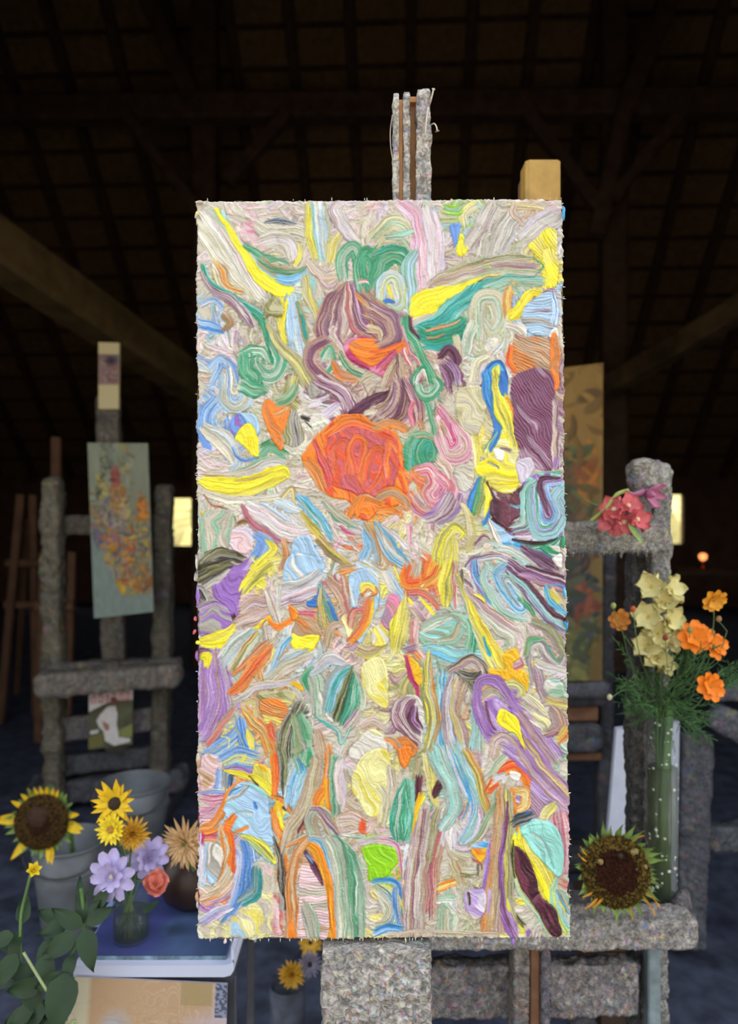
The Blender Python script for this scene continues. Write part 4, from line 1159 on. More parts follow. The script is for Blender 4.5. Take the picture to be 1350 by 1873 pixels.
for a in ((360, 1028, 1.024, 5, 16, 'kxw'), (359, 1053, 1.024, 6, 10, 'wxk'), (362, 1090, 1.024, 5, 20, 'Vv'), (357, 1132, 1.024, 3, 5, 'r'), (355, 1156, 1.024, 4, 4, 'r'), (361, 1176, 1.024, 7, 4, 'Yy'),
          (361, 1200, 1.024, 5, 11, 'PV'), (359, 393, 1.036, 3, 6, 'yX'), (366, 370, 1.036, 9, 3, 'wX'), (1031, 390, 1.036, 4, 14, 'xSw'), (1030, 992, 1.03, 6, 12, 'Gw'), (1036, 1140, 1.025, 4, 14, 'bqS'),
          (1033, 1085, 1.025, 4, 12, 'tS'), (363, 1390, 1.022, 5, 14, 'nX'), (361, 1640, 1.022, 5, 10, 'no'), (362, 1655, 1.022, 4, 8, 'lx'), (939, 1722, 1.017, 4, 6, 'V'), (412, 1721, 1.018, 5, 4, 'zw')): lobe(*a)
# ---------------------------------------------------------------- easels
M_ply = mat('sanded pine', 'c08a58', .6, .2, 40, .2); M_pine = mat('waxed pine block', 'b8924a', .5, .3, 18, .3); M_dkw = mat('brown beech', '8a6248', .6, .3, 22, .3)
def P3(px, py, D): return at(px, py, D)
def vbar(name, par, px0, px1, py0, py1, D, dep, tint='9a968e', px0b=None, px1b=None, **k):
    """upright crusted bar seen between px0..px1 at the top and px0b..px1b at the bottom"""
    px0b = px0 if px0b is None else px0b; px1b = px1 if px1b is None else px1b
    a = P3((px0+px1)/2, py0, D+dep/2); b = P3((px0b+px1b)/2, py1, D+dep/2)
    if py1 is None: pass
    w = (px1-px0)/F*D; w2 = (px1b-px0b)/F*D
    return crust(name, a, b, dep, w, par, tint, **k) if False else crust_up(name, a, b, w, dep, par, tint, w2, **k)
def crust_up(name, a, b, w, dep, par, tint, w2=None, **k):
    return crust(name, a, b, w, dep, par, tint, w2=w2, **k)
def hbar(name, par, px0, px1, py0, py1, D, dep, tint='9a968e', dy=0, **k):
    """level crusted bar; dy = px rise of the right end"""
    a = P3(px0, (py0+py1)/2, D+dep/2); b = P3(px1, (py0+py1)/2-dy, D+dep/2)
    h = (py1-py0)/F*D
    return crust(name, a, b, dep, h, par, tint, **k)
# front easel: the mast above and the broad plank below the painting
e = thing('studio_easel', 'paint-crusted easel mast and broad plank that carry the big front painting', 'easel', tuple(P3(690, 936, 1.1)*1.0-Vector((0, 0, CAMH))))
GA = 'b4aea6'
crust('mast_strip', P3(723.5, 178, 1.10), P3(723.5, 1560, 1.085), .0065, .030, e, GA, amp=.0014, res=.003, label='left strip caked in grey paint')
beam('wood_strip', P3(732, 190, 1.103), P3(732, 1560, 1.088), .0075, .022, M_ply, e, label='bare pine strip')
crust('mast_strip', P3(743, 176, 1.10), P3(743, 1560, 1.085), .0085, .030, e, GA, amp=.0012, res=.003)
beam('wood_strip', P3(755, 186, 1.115), P3(755, 1560, 1.10), .012, .014, M_ply, e)
crust('mast_strip', P3(773, 172, 1.10), P3(780, 1560, 1.085), .0175, .034, e, GA, amp=.0022, res=.0028, w2=.027, acc=.3)
bx_ = P3(755, 185, 1.108); mesh('wood_plug', *box_vf((bx_.x-.006, bx_.y-.012, bx_.z-.008), (bx_.x+.006, bx_.y+.012, bx_.z)), M_ply, e, False)
crust('plank', P3(689, 1722, 1.01+.02), Vector((P3(689, 1722, 1.03).x-.003, 1.04, .06)), .146, .038, e, 'aaa6a2', amp=.0035, res=.0032, acc=.22, roundend=False, seed=77, freq=60)
crust('foot_beam', Vector((-.22, 1.08, .05)), Vector((.24, 1.08, .05)), .09, .08, e, '8a8680', amp=.003, res=.008)
crust('foot_beam', Vector((.01, .75, .04)), Vector((.01, 1.25, .04)), .08, .07, e, '8a8680', amp=.003, res=.008)
crust('ledge', P3(655, 1724, 1.04), P3(726, 1724, 1.04), .05, .012, e, 'b8b0a4', amp=.0015, res=.003)
Ms = mat('stiff painted string', 'c8c0b0', .8, .1, 60, .2)
tube('string', smooth_path([P3(779, 204, 1.09), P3(786, 190, 1.085), P3(790, 176, 1.08), P3(793, 163, 1.08)], 5), [.0012]*15+[.0028], Ms, e)
tube('string', smooth_path([P3(789, 228, 1.09), P3(794, 226, 1.085), P3(798, 231, 1.08), P3(800, 240, 1.08)], 5), [.001]*15+[.0035], Ms, e)
tube('string', smooth_path([P3(718, 210, 1.09), P3(714, 240, 1.088), P3(715, 270, 1.09), P3(720, 300, 1.09)], 5), .0007, Ms, e)
tube('string', smooth_path([P3(783, 196, 1.08), P3(780, 220, 1.078), P3(778, 245, 1.08)], 5), .0012, Ms, e)

# right easel behind it: H frame with tray
e = thing('studio_easel', 'large H-frame easel caked in grey paint, right behind the front painting, sunflower on its tray', 'easel', (P3(960, 936, 1.6).x, 1.6, 0))
G2 = '8f8c88'; G3 = '6c6868'
Lx = lambda px, D=1.5: (px-CX)/F*D
crust('crossbar', P3(716, 986, 1.56), P3(1216, 982, 1.60), .055, .058, e, '979388', amp=.0048, res=.0048, acc=.22, seed=12)
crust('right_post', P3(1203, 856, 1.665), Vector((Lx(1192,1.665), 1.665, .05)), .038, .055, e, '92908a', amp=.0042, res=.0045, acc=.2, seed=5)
crust('post_side', P3(1172, 1006, 1.70), Vector((Lx(1172, 1.7), 1.70, .05)), .050, .05, e, '62605f', amp=.0052, res=.0055, acc=.14, seed=8)  # side face in shadow: the shade is put into its darker tint
crust('left_post', P3(735, 880, 1.57), Vector((Lx(738), 1.58, .05)), .05, .055, e, G2, amp=.004, res=.008)
crust('knob', P3(1152, 872, 1.60), P3(1205, 866, 1.60), .050, .052, e, '9a968c', amp=.0065, res=.0045, acc=.25, seed=31)
crust('post_head', P3(1208, 848, 1.62), P3(1208, 900, 1.62), .022, .03, e, 'b4b4a8', amp=.004, res=.004, seed=33)
crust('clamp', P3(1160, 905, 1.63), P3(1178, 985, 1.63), .045, .04, e, '706a6c', amp=.006, res=.005, seed=34)
mast = [P3(962, 308, 1.52), Vector((Lx(944), 1.56, .05))]
cpx = lambda px, py, D: P3(px, py, D)
beam('mast_block', P3(988, 305, 1.50), P3(988, 420, 1.50), .070, .06, M_pine, e, label='bare yellowed pine block at the mast top')
beam('mast_board', P3(986, 330, 1.535), Vector((Lx(975, 1.55), 1.57, .05)), .062, .02, M_dkw, e)
beam('mast_strip', P3(960, 330, 1.53), P3(960, 1650, 1.53), .018, .05, M_dkw, e)
crust('mast_strip', P3(950, 1690, 1.53), Vector((Lx(950, 1.53), 1.55, .05)), .030, .05, e, '8a7c74', amp=.002, res=.0045, seed=41)
beam('mast_groove', P3(966, 420, 1.56), Vector((Lx(966, 1.56), 1.57, .05)), .03, .02, mat('groove shade', '2a2624', .9), e)  # near-black strip: shade inside the groove put into its colour
beam('mast_strip', P3(977, 420, 1.53), Vector((Lx(977, 1.53), 1.55, .05)), .020, .05, M_dkw, e)
crust('mast_strip', P3(994, 1690, 1.53), Vector((Lx(996, 1.53), 1.55, .05)), .016, .05, e, '77727c', amp=.002, res=.0045, seed=42)
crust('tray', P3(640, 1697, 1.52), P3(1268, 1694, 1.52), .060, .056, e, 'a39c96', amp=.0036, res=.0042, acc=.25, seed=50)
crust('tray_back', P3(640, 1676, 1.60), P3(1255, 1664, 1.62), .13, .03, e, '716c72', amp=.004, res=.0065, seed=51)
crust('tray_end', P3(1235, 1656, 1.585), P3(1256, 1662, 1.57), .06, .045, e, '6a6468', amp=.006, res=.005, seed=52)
crust('lower_panel', P3(782, 1808, 1.60), P3(930, 1806, 1.60), .03, .105, e, '958c8c', amp=.005, res=.005, acc=.3, seed=61, roundend=False)
crust('lower_panel', P3(1000, 1806, 1.60), P3(1160, 1801, 1.60), .03, .105, e, '958c8c', amp=.005, res=.005, acc=.3, seed=62, roundend=False)
crust('lower_rail', P3(760, 1768, 1.62), P3(1165, 1766, 1.62), .03, .02, e, '7a7884', amp=.006, res=.005, seed=63)
beam('post_face', P3(1193, 1716, 1.61), Vector((Lx(1192,1.62), 1.62, .05)), .028, .03, mat('grey green painted wood', '7f8c90', .7, .3, 30, .4), e, label='grey green painted face of the right post')
for x in (738, 1186): crust('foot_beam', Vector((Lx(x, 1.58), 1.42, .045)), Vector((Lx(x, 1.58), 2.1, .045)), .07, .07, e, '5c5a60', amp=.003, res=.012)
crust('foot_beam', Vector((Lx(738), 1.60, .12)), Vector((Lx(1188), 1.60, .12)), .05, .08, e, '5c5a60', amp=.003, res=.012)
# beads of paint hanging under the crossbar and tray
rw = random.Random(21)
def drips(par, px0, px1, py, D, n, tints, s=1):
    vf = []; vc = []
    for i in range(n):
        p = P3(rw.uniform(px0, px1), py+rw.uniform(-4, 3), D+rw.uniform(-.012, .03)); L = rw.uniform(.004, .016)*s; r = rw.uniform(.0012, .003)*s
        v, f = tube_vf([p, p+Vector((rw.uniform(-.002, .002), 0, -L*.5)), p+Vector((0, 0, -L))], [r*1.4, r, r*.4], 6); vf.append((v, f)); vc += [s2l(hx(rw.choice(tints)))]*len(v)
    v, f = join_vf(vf); mesh('paint_drips', v, f, vmat('crusted paint'), par, True, np.array(vc), kind='stuff')
drips(e, 1030, 1200, 1008, 1.52, 45, ['8c8880', 'a09a8a', '6d6a70'])
drips(e, 640, 1260, 1718, 1.52, 110, ['8c8880', 'a09a8a', '6d6a70'], .8)

# left easel, further in
D = 3.5
e = thing('studio_easel', 'H-frame easel caked in grey paint at the left with a small orange-flecked canvas', 'easel', (P3(195, 936, 3.6).x, 3.6, 0))
T1c = '7a7058'; T2c = '6e6a6c'
crust('left_post', P3(96, 876, 3.55), Vector((P3(92, 0, 3.6).x, 3.65, .05)), .07, .08, e, T1c, amp=.012, res=.012, seed=71, freq=22)
crust('right_post', P3(301, 886, 3.62), Vector((P3(286, 0, 3.6).x, 3.68, .05)), .072, .08, e, '665c4a', amp=.009, res=.012, seed=72, freq=22)
crust('crossbar', P3(100, 960, 3.62), P3(305, 960, 3.66), .05, .085, e, '665c4a', amp=.006, res=.012, seed=73, freq=22)
crust('mast', P3(198, 722, 3.64), Vector((P3(200, 0, 3.6).x, 3.70, .3)), .105, .05, e, '6e6252', amp=.005, res=.012, seed=74, freq=22)
crust('tray', P3(66, 1252, 3.42), P3(328, 1232, 3.50), .10, .085, e, '85786a', amp=.012, res=.011, seed=75, freq=22)
crust('tray_back', P3(84, 1226, 3.56), P3(330, 1214, 3.62), .08, .055, e, '6e645c', amp=.012, res=.012, seed=76, freq=22)
crust('lower_panel', P3(97, 1336, 3.66), P3(300, 1312, 3.66), .03, .11, e, '7b7274', amp=.004, res=.014, seed=77, roundend=False, freq=22)
crust('base_beam', P3(88, 1402, 3.72), P3(300, 1378, 3.72), .05, .09, e, '54545e', amp=.006, res=.014, seed=78, freq=22)  # blue skylight is put into the tints of base and foot beams
crust('base_beam', P3(60, 1452, 3.78), P3(340, 1420, 3.70), .12, .10, e, '5a5a66', amp=.010, res=.014, seed=79, freq=22)
crust('base_beam', P3(50, 1500, 3.70), P3(80, 1420, 3.9), .08, .08, e, '50505a', amp=.008, res=.014, seed=80, freq=22)
for x in (92, 292): crust('foot_beam', Vector((P3(x, 0, 3.6).x, 3.35, .05)), Vector((P3(x, 0, 3.6).x, 4.2, .05)), .09, .09, e, '4e4e58', amp=.006, res=.02, seed=81)
def canvas_thing(name, label, cat, p0, p1, p2, p3, t, painter, nx, ny, rim='8a8c74', par_kw=None):
    """upright canvas; corners tl,tr,br,bl as points; painter(u,v)->srgb"""
    a, b, c, d = [np.array(q) for q in (p0, p1, p2, p3)]
    n = np.cross(b-a, a-d); n /= np.linalg.norm(n)
    if n[1] > 0: n = -n
    th = thing(name, label, cat, tuple((c+d)/2), **(par_kw or {}))
    u, v = np.meshgrid(np.linspace(0, 1, nx), np.linspace(0, 1, ny)); u3 = u[..., None]; v3 = v[..., None]
    P = (a*(1-u3)+b*u3)*(1-v3)+(d*(1-u3)+c*u3)*v3
    col, h = painter(u, v); P = P+n*(h[..., None])
    i0 = (np.arange(ny-1)[:, None]*nx+np.arange(nx-1)).ravel(); Q = np.stack([i0, i0+nx, i0+nx+1, i0+1], -1)
    mesh('painted_face', P.reshape(-1, 3), None, vmat('dull oil paint', .55, .3), th, True, s2l(np.clip(col, 0, 1)).reshape(-1, 3), quads=Q)
    e = .0005; pts = [a, b, c, d]; V = [tuple(q-n*e) for q in pts]+[tuple(q-n*t) for q in pts]
    mesh('stretcher', V, [(0, 1, 5, 4), (1, 2, 6, 5), (2, 3, 7, 6), (3, 0, 4, 7), (4, 5, 6, 7)], mat('primed canvas '+rim, rim, .85), th, False)
    return th
def patches(u, v, W_, H_, spots, ground, rr_, n, smin, smax):
    """small pictures: short strokes scattered over a ground colour"""
    C = np.zeros(u.shape+(3,)); C[:] = ground; C *= (1+.08*n2(u*14, v*9, 5))[..., None]; h = n2(u*40, v*60, 6)*.0012
    X = u*W_; Y = v*H_
    for k in range(n):
        x, y, r, cs_ = rr_.choice(spots); x = x+rr_.gauss(0, r*.6); y = y+rr_.gauss(0, r*.6); a = rr_.uniform(-1.6, 1.6)
        L = rr_.uniform(smin, smax); w = L*rr_.uniform(.22, .5); dx = X-x*W_; dy = Y-y*H_
        p = dx*math.cos(a)+dy*math.sin(a); q = -dx*math.sin(a)+dy*math.cos(a)+p*p*rr_.uniform(-1.5, 1.5)/max(L, .01)*.2
        m = np.clip((1-np.sqrt((p/L)**2+(q/w)**2))*3, 0, 1); c = np.array(hx(rr_.choice(cs_)))*rr_.uniform(.7, 1.0)
        C = C*(1-m[..., None])+c*m[..., None]; h = h*(1-m)+(h*.5+.003*m)*m
    return C, h
rr2 = random.Random(8)
def pic_left(u, v):
    g = hx('808470')
    sp = [(.35, .06, .06, ['8a9080', '9a9a80', '6a7870']), (.62, .12, .10, ['a89c6a', '8c8458', '7d8c7c', 'a09880']), (.30, .10, .05, ['5c6458', '8c8c70']), (.45, .20, .05, ['b85a50', 'c86a5a', '8f4a44']),
          (.20, .26, .06, ['b8a860', 'a89858', '606a50']), (.45, .33, .10, ['b88a48', 'a07850', '8c6a70', 'c89850']), (.35, .45, .16, ['9c7a78', 'b08880', 'c89a48', '8a8a7c', 'a89488', '6e6470']),
          (.60, .48, .16, ['8f8a7a', 'a89078', 'b87a40', '707c70', 'c8b058']), (.88, .38, .06, ['d0822a', 'c87830']), (.30, .60, .10, ['d8a028', 'c88a30', 'b86a38', '8a6a80']),
          (.62, .62, .15, ['c87428', 'd08a30', 'a86048', 'c8a040', '8c7a68']), (.55, .72, .15, ['d07a28', 'b86a40', 'c89838', '9c7a6a', '787068']), (.70, .82, .10, ['b88848', 'c07840', '988868', 'd0b048']), (.45, .85, .03, ['e0b030']),
          (.9, .6, .1, ['8a8070', '607070', 'c8a848', 'a08068']), (.10, .55, .05, ['606878', '806a78']), (.14, .38, .10, ['a08078', '90706c', 'b0905c', '707868']), (.88, .5, .09, ['8a8478', '68786c', 'c0a050']), (.86, .72, .09, ['a8784c', '8a8060', 'c08a3c']), (.9, .83, .06, ['a8703c', '988a6c'])]
    C, h = patches(u, v, .30, .84, sp, g, rr2, 900, .010, .034)
    m = np.clip((v-.55-u*.42+n2(u*9, v*9, 3)*.02)*30, 0, 1)*np.clip((.62-u)*8+(v-.86)*60, 0, 1)
    m = np.maximum(np.clip((v-.5-u*.75)*22, 0, 1), np.clip((v-.885)*40+n2(u*12, v*3, 4)*.4, 0, 1)); gg = np.array(hx('75827a')); C = C*(1-m[..., None])+gg*(1+.05*n2(u*22, v*30, 9))[..., None]*m[..., None]
    return C, h*(1-m)
canvas_thing('canvas_painting', 'small upright canvas with orange and pink flecks on a sage ground, on the left easel', 'painting', P3(160, 810, 3.46), P3(270, 811, 3.50), P3(281, 1119, 3.42), P3(172, 1131, 3.38), .03, pic_left, 90, 230, '7a7c68')
def pic_strip(u, v):
    C = np.zeros(u.shape+(3,)); C[:] = hx('c9b98c'); m = (v > .17) & (v < .63); C[m] = hx('8f7468')
    C, h = C, np.zeros(u.shape)
    for k in range(120):
        x = rr2.uniform(.15, .9); y = rr2.uniform(.2, .6); s_ = rr2.uniform(.05, .16); q = np.clip(1-np.sqrt(((u-x)/s_)**2+((v-y)/(s_*.22))**2), 0, 1)[..., None]*m[..., None]
        C = C*(1-q)+np.array(hx(rr2.choice(['5a4450', '8a6a70', 'a08a84', '6a6878', '8c5048'])))*q
    q = np.clip(1.3-np.sqrt(((u-.62)/.32)**2+((v-.27)/.075)**2), 0, 1)[..., None]; C = C*(1-q)+np.array(hx('2c2838'))*q
    return C, h
canvas_thing('painted_board', 'narrow cream board with a dark sketch in its middle, standing on the left mast', 'board', P3(180, 626, 3.60), P3(218, 627, 3.60), P3(217, 748, 3.60), P3(180, 748, 3.60), .02, pic_strip, 30, 90, 'c9b98c')
# magazine pinned under the tray
mg = thing('magazine', 'magazine with a red-lettered title and a figure in white, under the left easel tray', 'magazine', tuple(P3(203, 1370, 3.56)))
a, b, c, d = P3(163, 1268, 3.56), P3(243, 1259, 3.56), P3(242, 1362, 3.58), P3(162, 1371, 3.58)
def mgp(u, v, o=0): 
    q = (a*(1-u)+b*u)*(1-v)+(d*(1-u)+c*u)*v; return (q.x, q.y-o, q.z)
V = [mgp(0, 0), mgp(1, 0), mgp(1, 1), mgp(0, 1)]+[tuple(Vector(mgp(*t))+Vector((0, .006, 0))) for t in ((0, 0), (1, 0), (1, 1), (0, 1))]
mesh('cover', V, [(0, 1, 2, 3), (7, 6, 5, 4), (0, 4, 5, 1), (1, 5, 6, 2), (2, 6, 7, 3), (3, 7, 4, 0)], mat('magazine cover', '5c5c44', .4, .4, 14, 0), mg, False)
def mpoly(name, pts, col, o, var=.1):
    V = [mgp(x, y, o) for x, y in pts]+[mgp(x, y, o-.001) for x, y in pts]; n = len(pts)
    mesh(name, V, [tuple(range(n)), tuple(range(n, 2*n))[::-1]]+[(i, i+n, (i+1) % n+n, (i+1) % n) for i in range(n)], mat('print '+col, col, .5, var, 40, 0), mg, False)
mpoly('title_band', [(0, 0), (1, 0), (1, .2), (.6, .17), (.35, .22), (0, .33)], 'e8dedc', .002)
for i, (x0, x1) in enumerate(((.05, .17), (.22, .34), (.39, .47), (.52, .64), (.69, .80), (.84, .95))):
    for (p0, p1) in (((x0, .05), (x0+.035, .2)), ((x1-.035, .05), (x1, .2)), ((x0, .05), (x1, .085)), ((x0, .165), (x1, .2)))[:(4 if i % 2 else 3)]:
        mpoly('letter_bar', [(p0[0], p0[1]), (p1[0], p0[1]), (p1[0], p1[1]), (p0[0], p1[1])], 'd88a84', .0035)
mpoly('figure_dress', [(.42, .28), (.60, .26), (.66, .42), (.64, .60), (.70, .84), (.95, .88), (.95, .94), (.60, .98), (.38, .88), (.34, .70), (.24, .62), (.18, .50), (.26, .40)], 'dcd4d0', .003)
mpoly('figure_head', [(.50, .12), (.60, .11), (.66, .17), (.64, .25), (.56, .28), (.50, .24)], '7a4c3c', .004)
mpoly('figure_hand', [(.32, .52), (.46, .58), (.48, .68), (.40, .70), (.34, .62)], 'a87868', .004)
mpoly('lawn', [(.68, .72), (1, .62), (1, .86), (.74, .84)], '8a8a50', .002)
mpoly('lawn', [(0, .78), (.3, .72), (.36, .95), (0, 1)], '75703f', .002)
mpoly('cover_caption', [(.04, .67), (.24, .66), (.22, .72), (.04, .73)], 'd0ccc8', .0035)
tube('clip', smooth_path([P3(236, 1262, 3.54), P3(240, 1248, 3.44), P3(241, 1238, 3.42)], 4), .003, mat('iron wire', '3a3634', .5), mg)

# slender wooden easels in the gloom at the far left
M_far = mat('reddish pine', '6a4a34', .7, .3, 8, .2)
def aframe(label, pts, D, lean=.35):
    th = thing('wooden_easel', label, 'easel', (P3(pts[0][2], 0, D).x, D, 0))
    for (x0, y0, x1, y1) in pts[:1]: pass
    return th
def leg_to_floor(par, px0, py0, D0, px1, D1, w, nm='leg', m=M_far):
    a_ = P3(px0, py0, D0); b_ = P3(px1, 0, D1); b_.z = .01; return beam(nm, a_, b_, w, w*.7, m, par)
th = thing('wooden_easel', 'slender brown easel in the gloom at the left edge', 'easel', (P3(45, 0, 5.4).x, 5.4, 0))
leg_to_floor(th, 38, 905, 5.3, 0, 5.2, .055); leg_to_floor(th, 60, 905, 5.3, 66, 5.4, .05); leg_to_floor(th, 50, 950, 5.4, 30, 6.1, .045)
beam('rail', P3(8, 1106, 5.28), P3(84, 1106, 5.3), .04, .05, M_far, th); beam('rail', P3(12, 1030, 5.3), P3(72, 1030, 5.3), .035, .05, M_far, th)
th = thing('wooden_easel', 'slender brown easel standing just behind the crusted left easel', 'easel', (P3(115, 0, 4.9).x, 4.9, 0))
leg_to_floor(th, 103, 800, 4.8, 104, 4.8, .06, 'mast'); leg_to_floor(th, 132, 1010, 4.8, 122, 4.8, .05); leg_to_floor(th, 80, 1010, 4.8, 70, 4.8, .05); beam('rail', P3(66, 1108, 4.76), P3(136, 1108, 4.76), .05, .06, M_far, th)
leg_to_floor(th, 104, 960, 4.9, 100, 5.5, .045)

# easel with the big ochre canvas on the right
def pic_right(u, v):
    g = hx('8a6a34')
    sp = [(.75, .15, .3, ['9a7438', '8c6830', '806030']), (.72, .34, .12, ['5c5c34', '6c6a3c', '7c5a34', '4f5638']), (.86, .38, .06, ['c87a2c', 'c06a2c', '8a4a2c']), (.70, .46, .12, ['4c5040', '6a6a4c', '5c4a38', '3c3a34']),
          (.8, .55, .10, ['a0563c', '7a4a34', '8a6040', '5a5c3c']), (.72, .62, .12, ['383a38', '4a4a40', '3a3850']), (.78, .72, .12, ['3c4a54', '44503c', '5c3a3a', '606048', '2c2e44']), (.82, .78, .06, ['b05038', 'a84838']), (.84, .85, .08, ['4a5078', '8a8a40', '5a6448', 'a89838']), (.74, .93, .08, ['787a4c', '8a8c58', 'b0a858'])]
    C, h = patches(u, v, .55, 1.35, sp, g, rr2, 420, .02, .075)
    m = np.clip((v-.28)*6, 0, 1)*.35; C = C*(1-m[..., None])+np.array(hx('4a4a3c'))*m[..., None]; return C, h
canvas_thing('canvas_painting', 'large dim canvas, ochre above and dark green below, behind the right easel crossbar', 'painting', P3(880, 690, 3.0), P3(1103, 664, 3.05), P3(1102, 1245, 2.98), P3(880, 1245, 2.95), .03, pic_right, 120, 260, '6c5c40')
e = thing('studio_easel', 'blue-grey easel under the large ochre canvas on the right', 'easel', (P3(1050, 0, 3.1).x, 3.1, 0))
M_bg = '60606c'
crust('right_post', P3(1112, 1000, 3.15), Vector((P3(1108, 0, 3.15).x, 3.2, .05)), .05, .06, e, '4c4c56', amp=.005, res=.014, seed=91, freq=22)
crust('left_post', P3(900, 1000, 3.15), Vector((P3(900, 0, 3.15).x, 3.2, .05)), .05, .06, e, '4c4c56', amp=.005, res=.03, seed=92, freq=22)
crust('tray', P3(880, 1264, 3.0), P3(1112, 1256, 3.0), .09, .055, e, M_bg, amp=.005, res=.014, seed=93, freq=22)
crust('lower_rail', P3(890, 1282, 3.06), P3(1108, 1276, 3.06), .05, .05, e, '585864', amp=.004, res=.014, seed=94, freq=22)
beam('wood_board', P3(900, 1306, 3.12), P3(1092, 1304, 3.12), .03, .06, M_dkw, e)
crust('lower_panel', P3(895, 1348, 3.08), P3(1100, 1348, 3.08), .04, .11, e, '5c5c68', amp=.005, res=.014, seed=95, freq=22)
beam('wood_board', P3(900, 1383, 3.14), P3(1098, 1383, 3.14), .03, .03, M_dkw, e)
crust('foot_beam', Vector((P3(900, 0, 3.15).x, 3.1, .06)), Vector((P3(1110, 0, 3.15).x, 3.1, .06)), .08, .1, e, '44444e', amp=.005, res=.02, seed=96)

# easel at the right edge
e = thing('studio_easel', 'blue-grey paint-caked easel cut by the right edge of the photo', 'easel', (P3(1300, 0, 2.6).x, 2.6, 0))
crust('side_board', P3(1275, 1340, 2.45), Vector((P3(1272, 0, 2.45).x, 2.5, .03)), .095, .03, e, '5c5e6c', amp=.004, res=.012, seed=101, freq=30, roundend=False)
crust('tray', P3(1298, 1262, 2.4), P3(1420, 1262, 2.4), .08, .05, e, '565866', amp=.006, res=.012, seed=102, freq=30)
crust('arm', P3(1300, 1302, 2.38), P3(1420, 1372, 2.38), .05, .07, e, '5f606c', amp=.008, res=.012, seed=103, freq=30)
crust('lower_rail', P3(1290, 1530, 2.5), P3(1420, 1525, 2.5), .05, .075, e, '585c66', amp=.006, res=.012, seed=104, freq=30)
crust('right_post', P3(1440, 1000, 2.5), Vector((P3(1440, 0, 2.5).x, 2.5, .03)), .07, .07, e, '565866', amp=.006, res=.03, seed=105)
# white primed canvas leaning behind the right post
V = [P3(1128, 1335, 2.22), P3(1243, 1322, 2.22), P3(1243, 1600, 2.16), P3(1106, 1600, 2.16)]; nv = Vector((.0, .02, .003))
cv = thing('blank_canvas', 'blank white canvas leaning behind the glass vase and the right post', 'canvas', (V[3].x+.1, 2.16, 0))
dn = (V[3]-V[0]).normalized(); 
zc_ = P3(0, 1690, 2.16).z; lo = [V[3]+dn*((V[3].z-zc_)/-dn.z), V[2]+dn*((V[2].z-zc_)/-dn.z)]
cr = thing('crate', 'dark wooden crate behind the right easel, under the blank white canvas', 'crate', (P3(1160, 0, 2.3).x, 2.3, 0))
cx0, cx1 = P3(1100, 0, 2.12).x, P3(1196, 0, 2.12).x
for k in range(5): mesh('slat', *box_vf((cx0, 2.12, zc_*(k+.06)/5), (cx1, 2.135, zc_*(k+.94)/5)), M_wood, cr, False)
mesh('crate_top', *box_vf((cx0, 2.12, zc_-.02), (cx1+.08, 2.42, zc_-.002)), M_wood, cr, False); mesh('crate_body', *box_vf((cx0+.005, 2.136, 0), (cx1-.005, 2.41, zc_-.021)), M_wood, cr, False)
Vq = [V[0], V[1], lo[1], lo[0]]; Vv = [tuple(q) for q in Vq]+[tuple(q+nv) for q in Vq]
mesh('primed_face', Vv, [(0, 1, 2, 3), (7, 6, 5, 4), (0, 4, 5, 1), (1, 5, 6, 2), (2, 6, 7, 3), (3, 7, 4, 0)], mat('white primer', 'c4c8d8', .8, .05), cv, False)
mesh('stretcher_bar', *box_vf((Vq[0].x+.02, 2.25, Vq[0].z-.06), (Vq[1].x-.02, 2.27, Vq[0].z-.03)), M_ply, cv, False)
# dark bench with a glowing copper lamp
t = thing('workbench', 'dark workbench far in the gloom at the right carrying a small glowing lamp', 'bench', (P3(1320, 0, 8.0).x, 8.0, 0))
ztop = P3(0, 1040, 8.0).z
xb = P3(1300, 0, 8).x
mesh('bench_top', *box_vf((xb-.5, 7.7, ztop-.05), (xb+.9, 8.3, ztop)), M_wood, t, False)
for q in (-.45, .85): beam('leg', (xb+q, 7.9, ztop-.05), (xb+q, 7.9, 0), .07, .07, M_wood, t)
lp = thing('lamp', 'small glowing orange lamp in the dark under the right window', 'lamp', tuple(P3(1282, 1040, 8.0)))
lp.location.z = ztop
c_ = Vector((lp.location.x, 7.95, ztop))
mesh('base', *lathe_vf(c_, [(0, 0), (.07, 0), (.06, .02), (.015, .03), (.015, .09)], 16), mat('copper', 'a05a34', .3, .1, 20, 0, 1), lp)
mesh('bulb', *lathe_vf(c_+Vector((0, 0, .09)), [(.012, 0), (.035, .02), (.042, .045), (.032, .07), (.0, .08)], 16), mat('amber lamp glass', 'f08a50', .3, 0, 5, 0, emit=3), lp)
# ---------------------------------------------------------------- flowers and vessels
PM = {}
def petal_data(L, Wd, curl=0., cup=.15, tip=.5, ruf=0., m=None, nx=6, ny=4):
    key = (L, Wd, curl, cup, tip, ruf, m.name)
    if key in PM: return PM[key]
    V = []; Fc = []
    for i in range(nx+1):
        t = i/nx; w = Wd*.5*(math.sin(math.pi*min(1, t**.7*.97+.03))**tip if t < 1 else .02)
        if tip < .42: w = Wd*.5*((t/.62)**.7*.92+.08 if t <= .62 else math.sqrt(1-((t-.62)/.38)**2*.8))
        w = max(w, Wd*.06*(1-t)+.0001)
        for j in range(ny+1):
            s = j/ny*2-1; z = curl*L*t*t+cup*Wd*s*s*t+ruf*Wd*math.sin(s*7+t*9)*t
            V.append((L*t, w*s, z))
    for i in range(nx):
        for j in range(ny): a = i*(ny+1)+j; Fc.append((a, a+ny+1, a+ny+2, a+1))
    me = bpy.data.meshes.new('petal'); me.from_pydata(V, [], Fc); me.polygons.foreach_set('use_smooth', [True]*len(Fc)); me.materials.append(m)
    PM[key] = me; return me
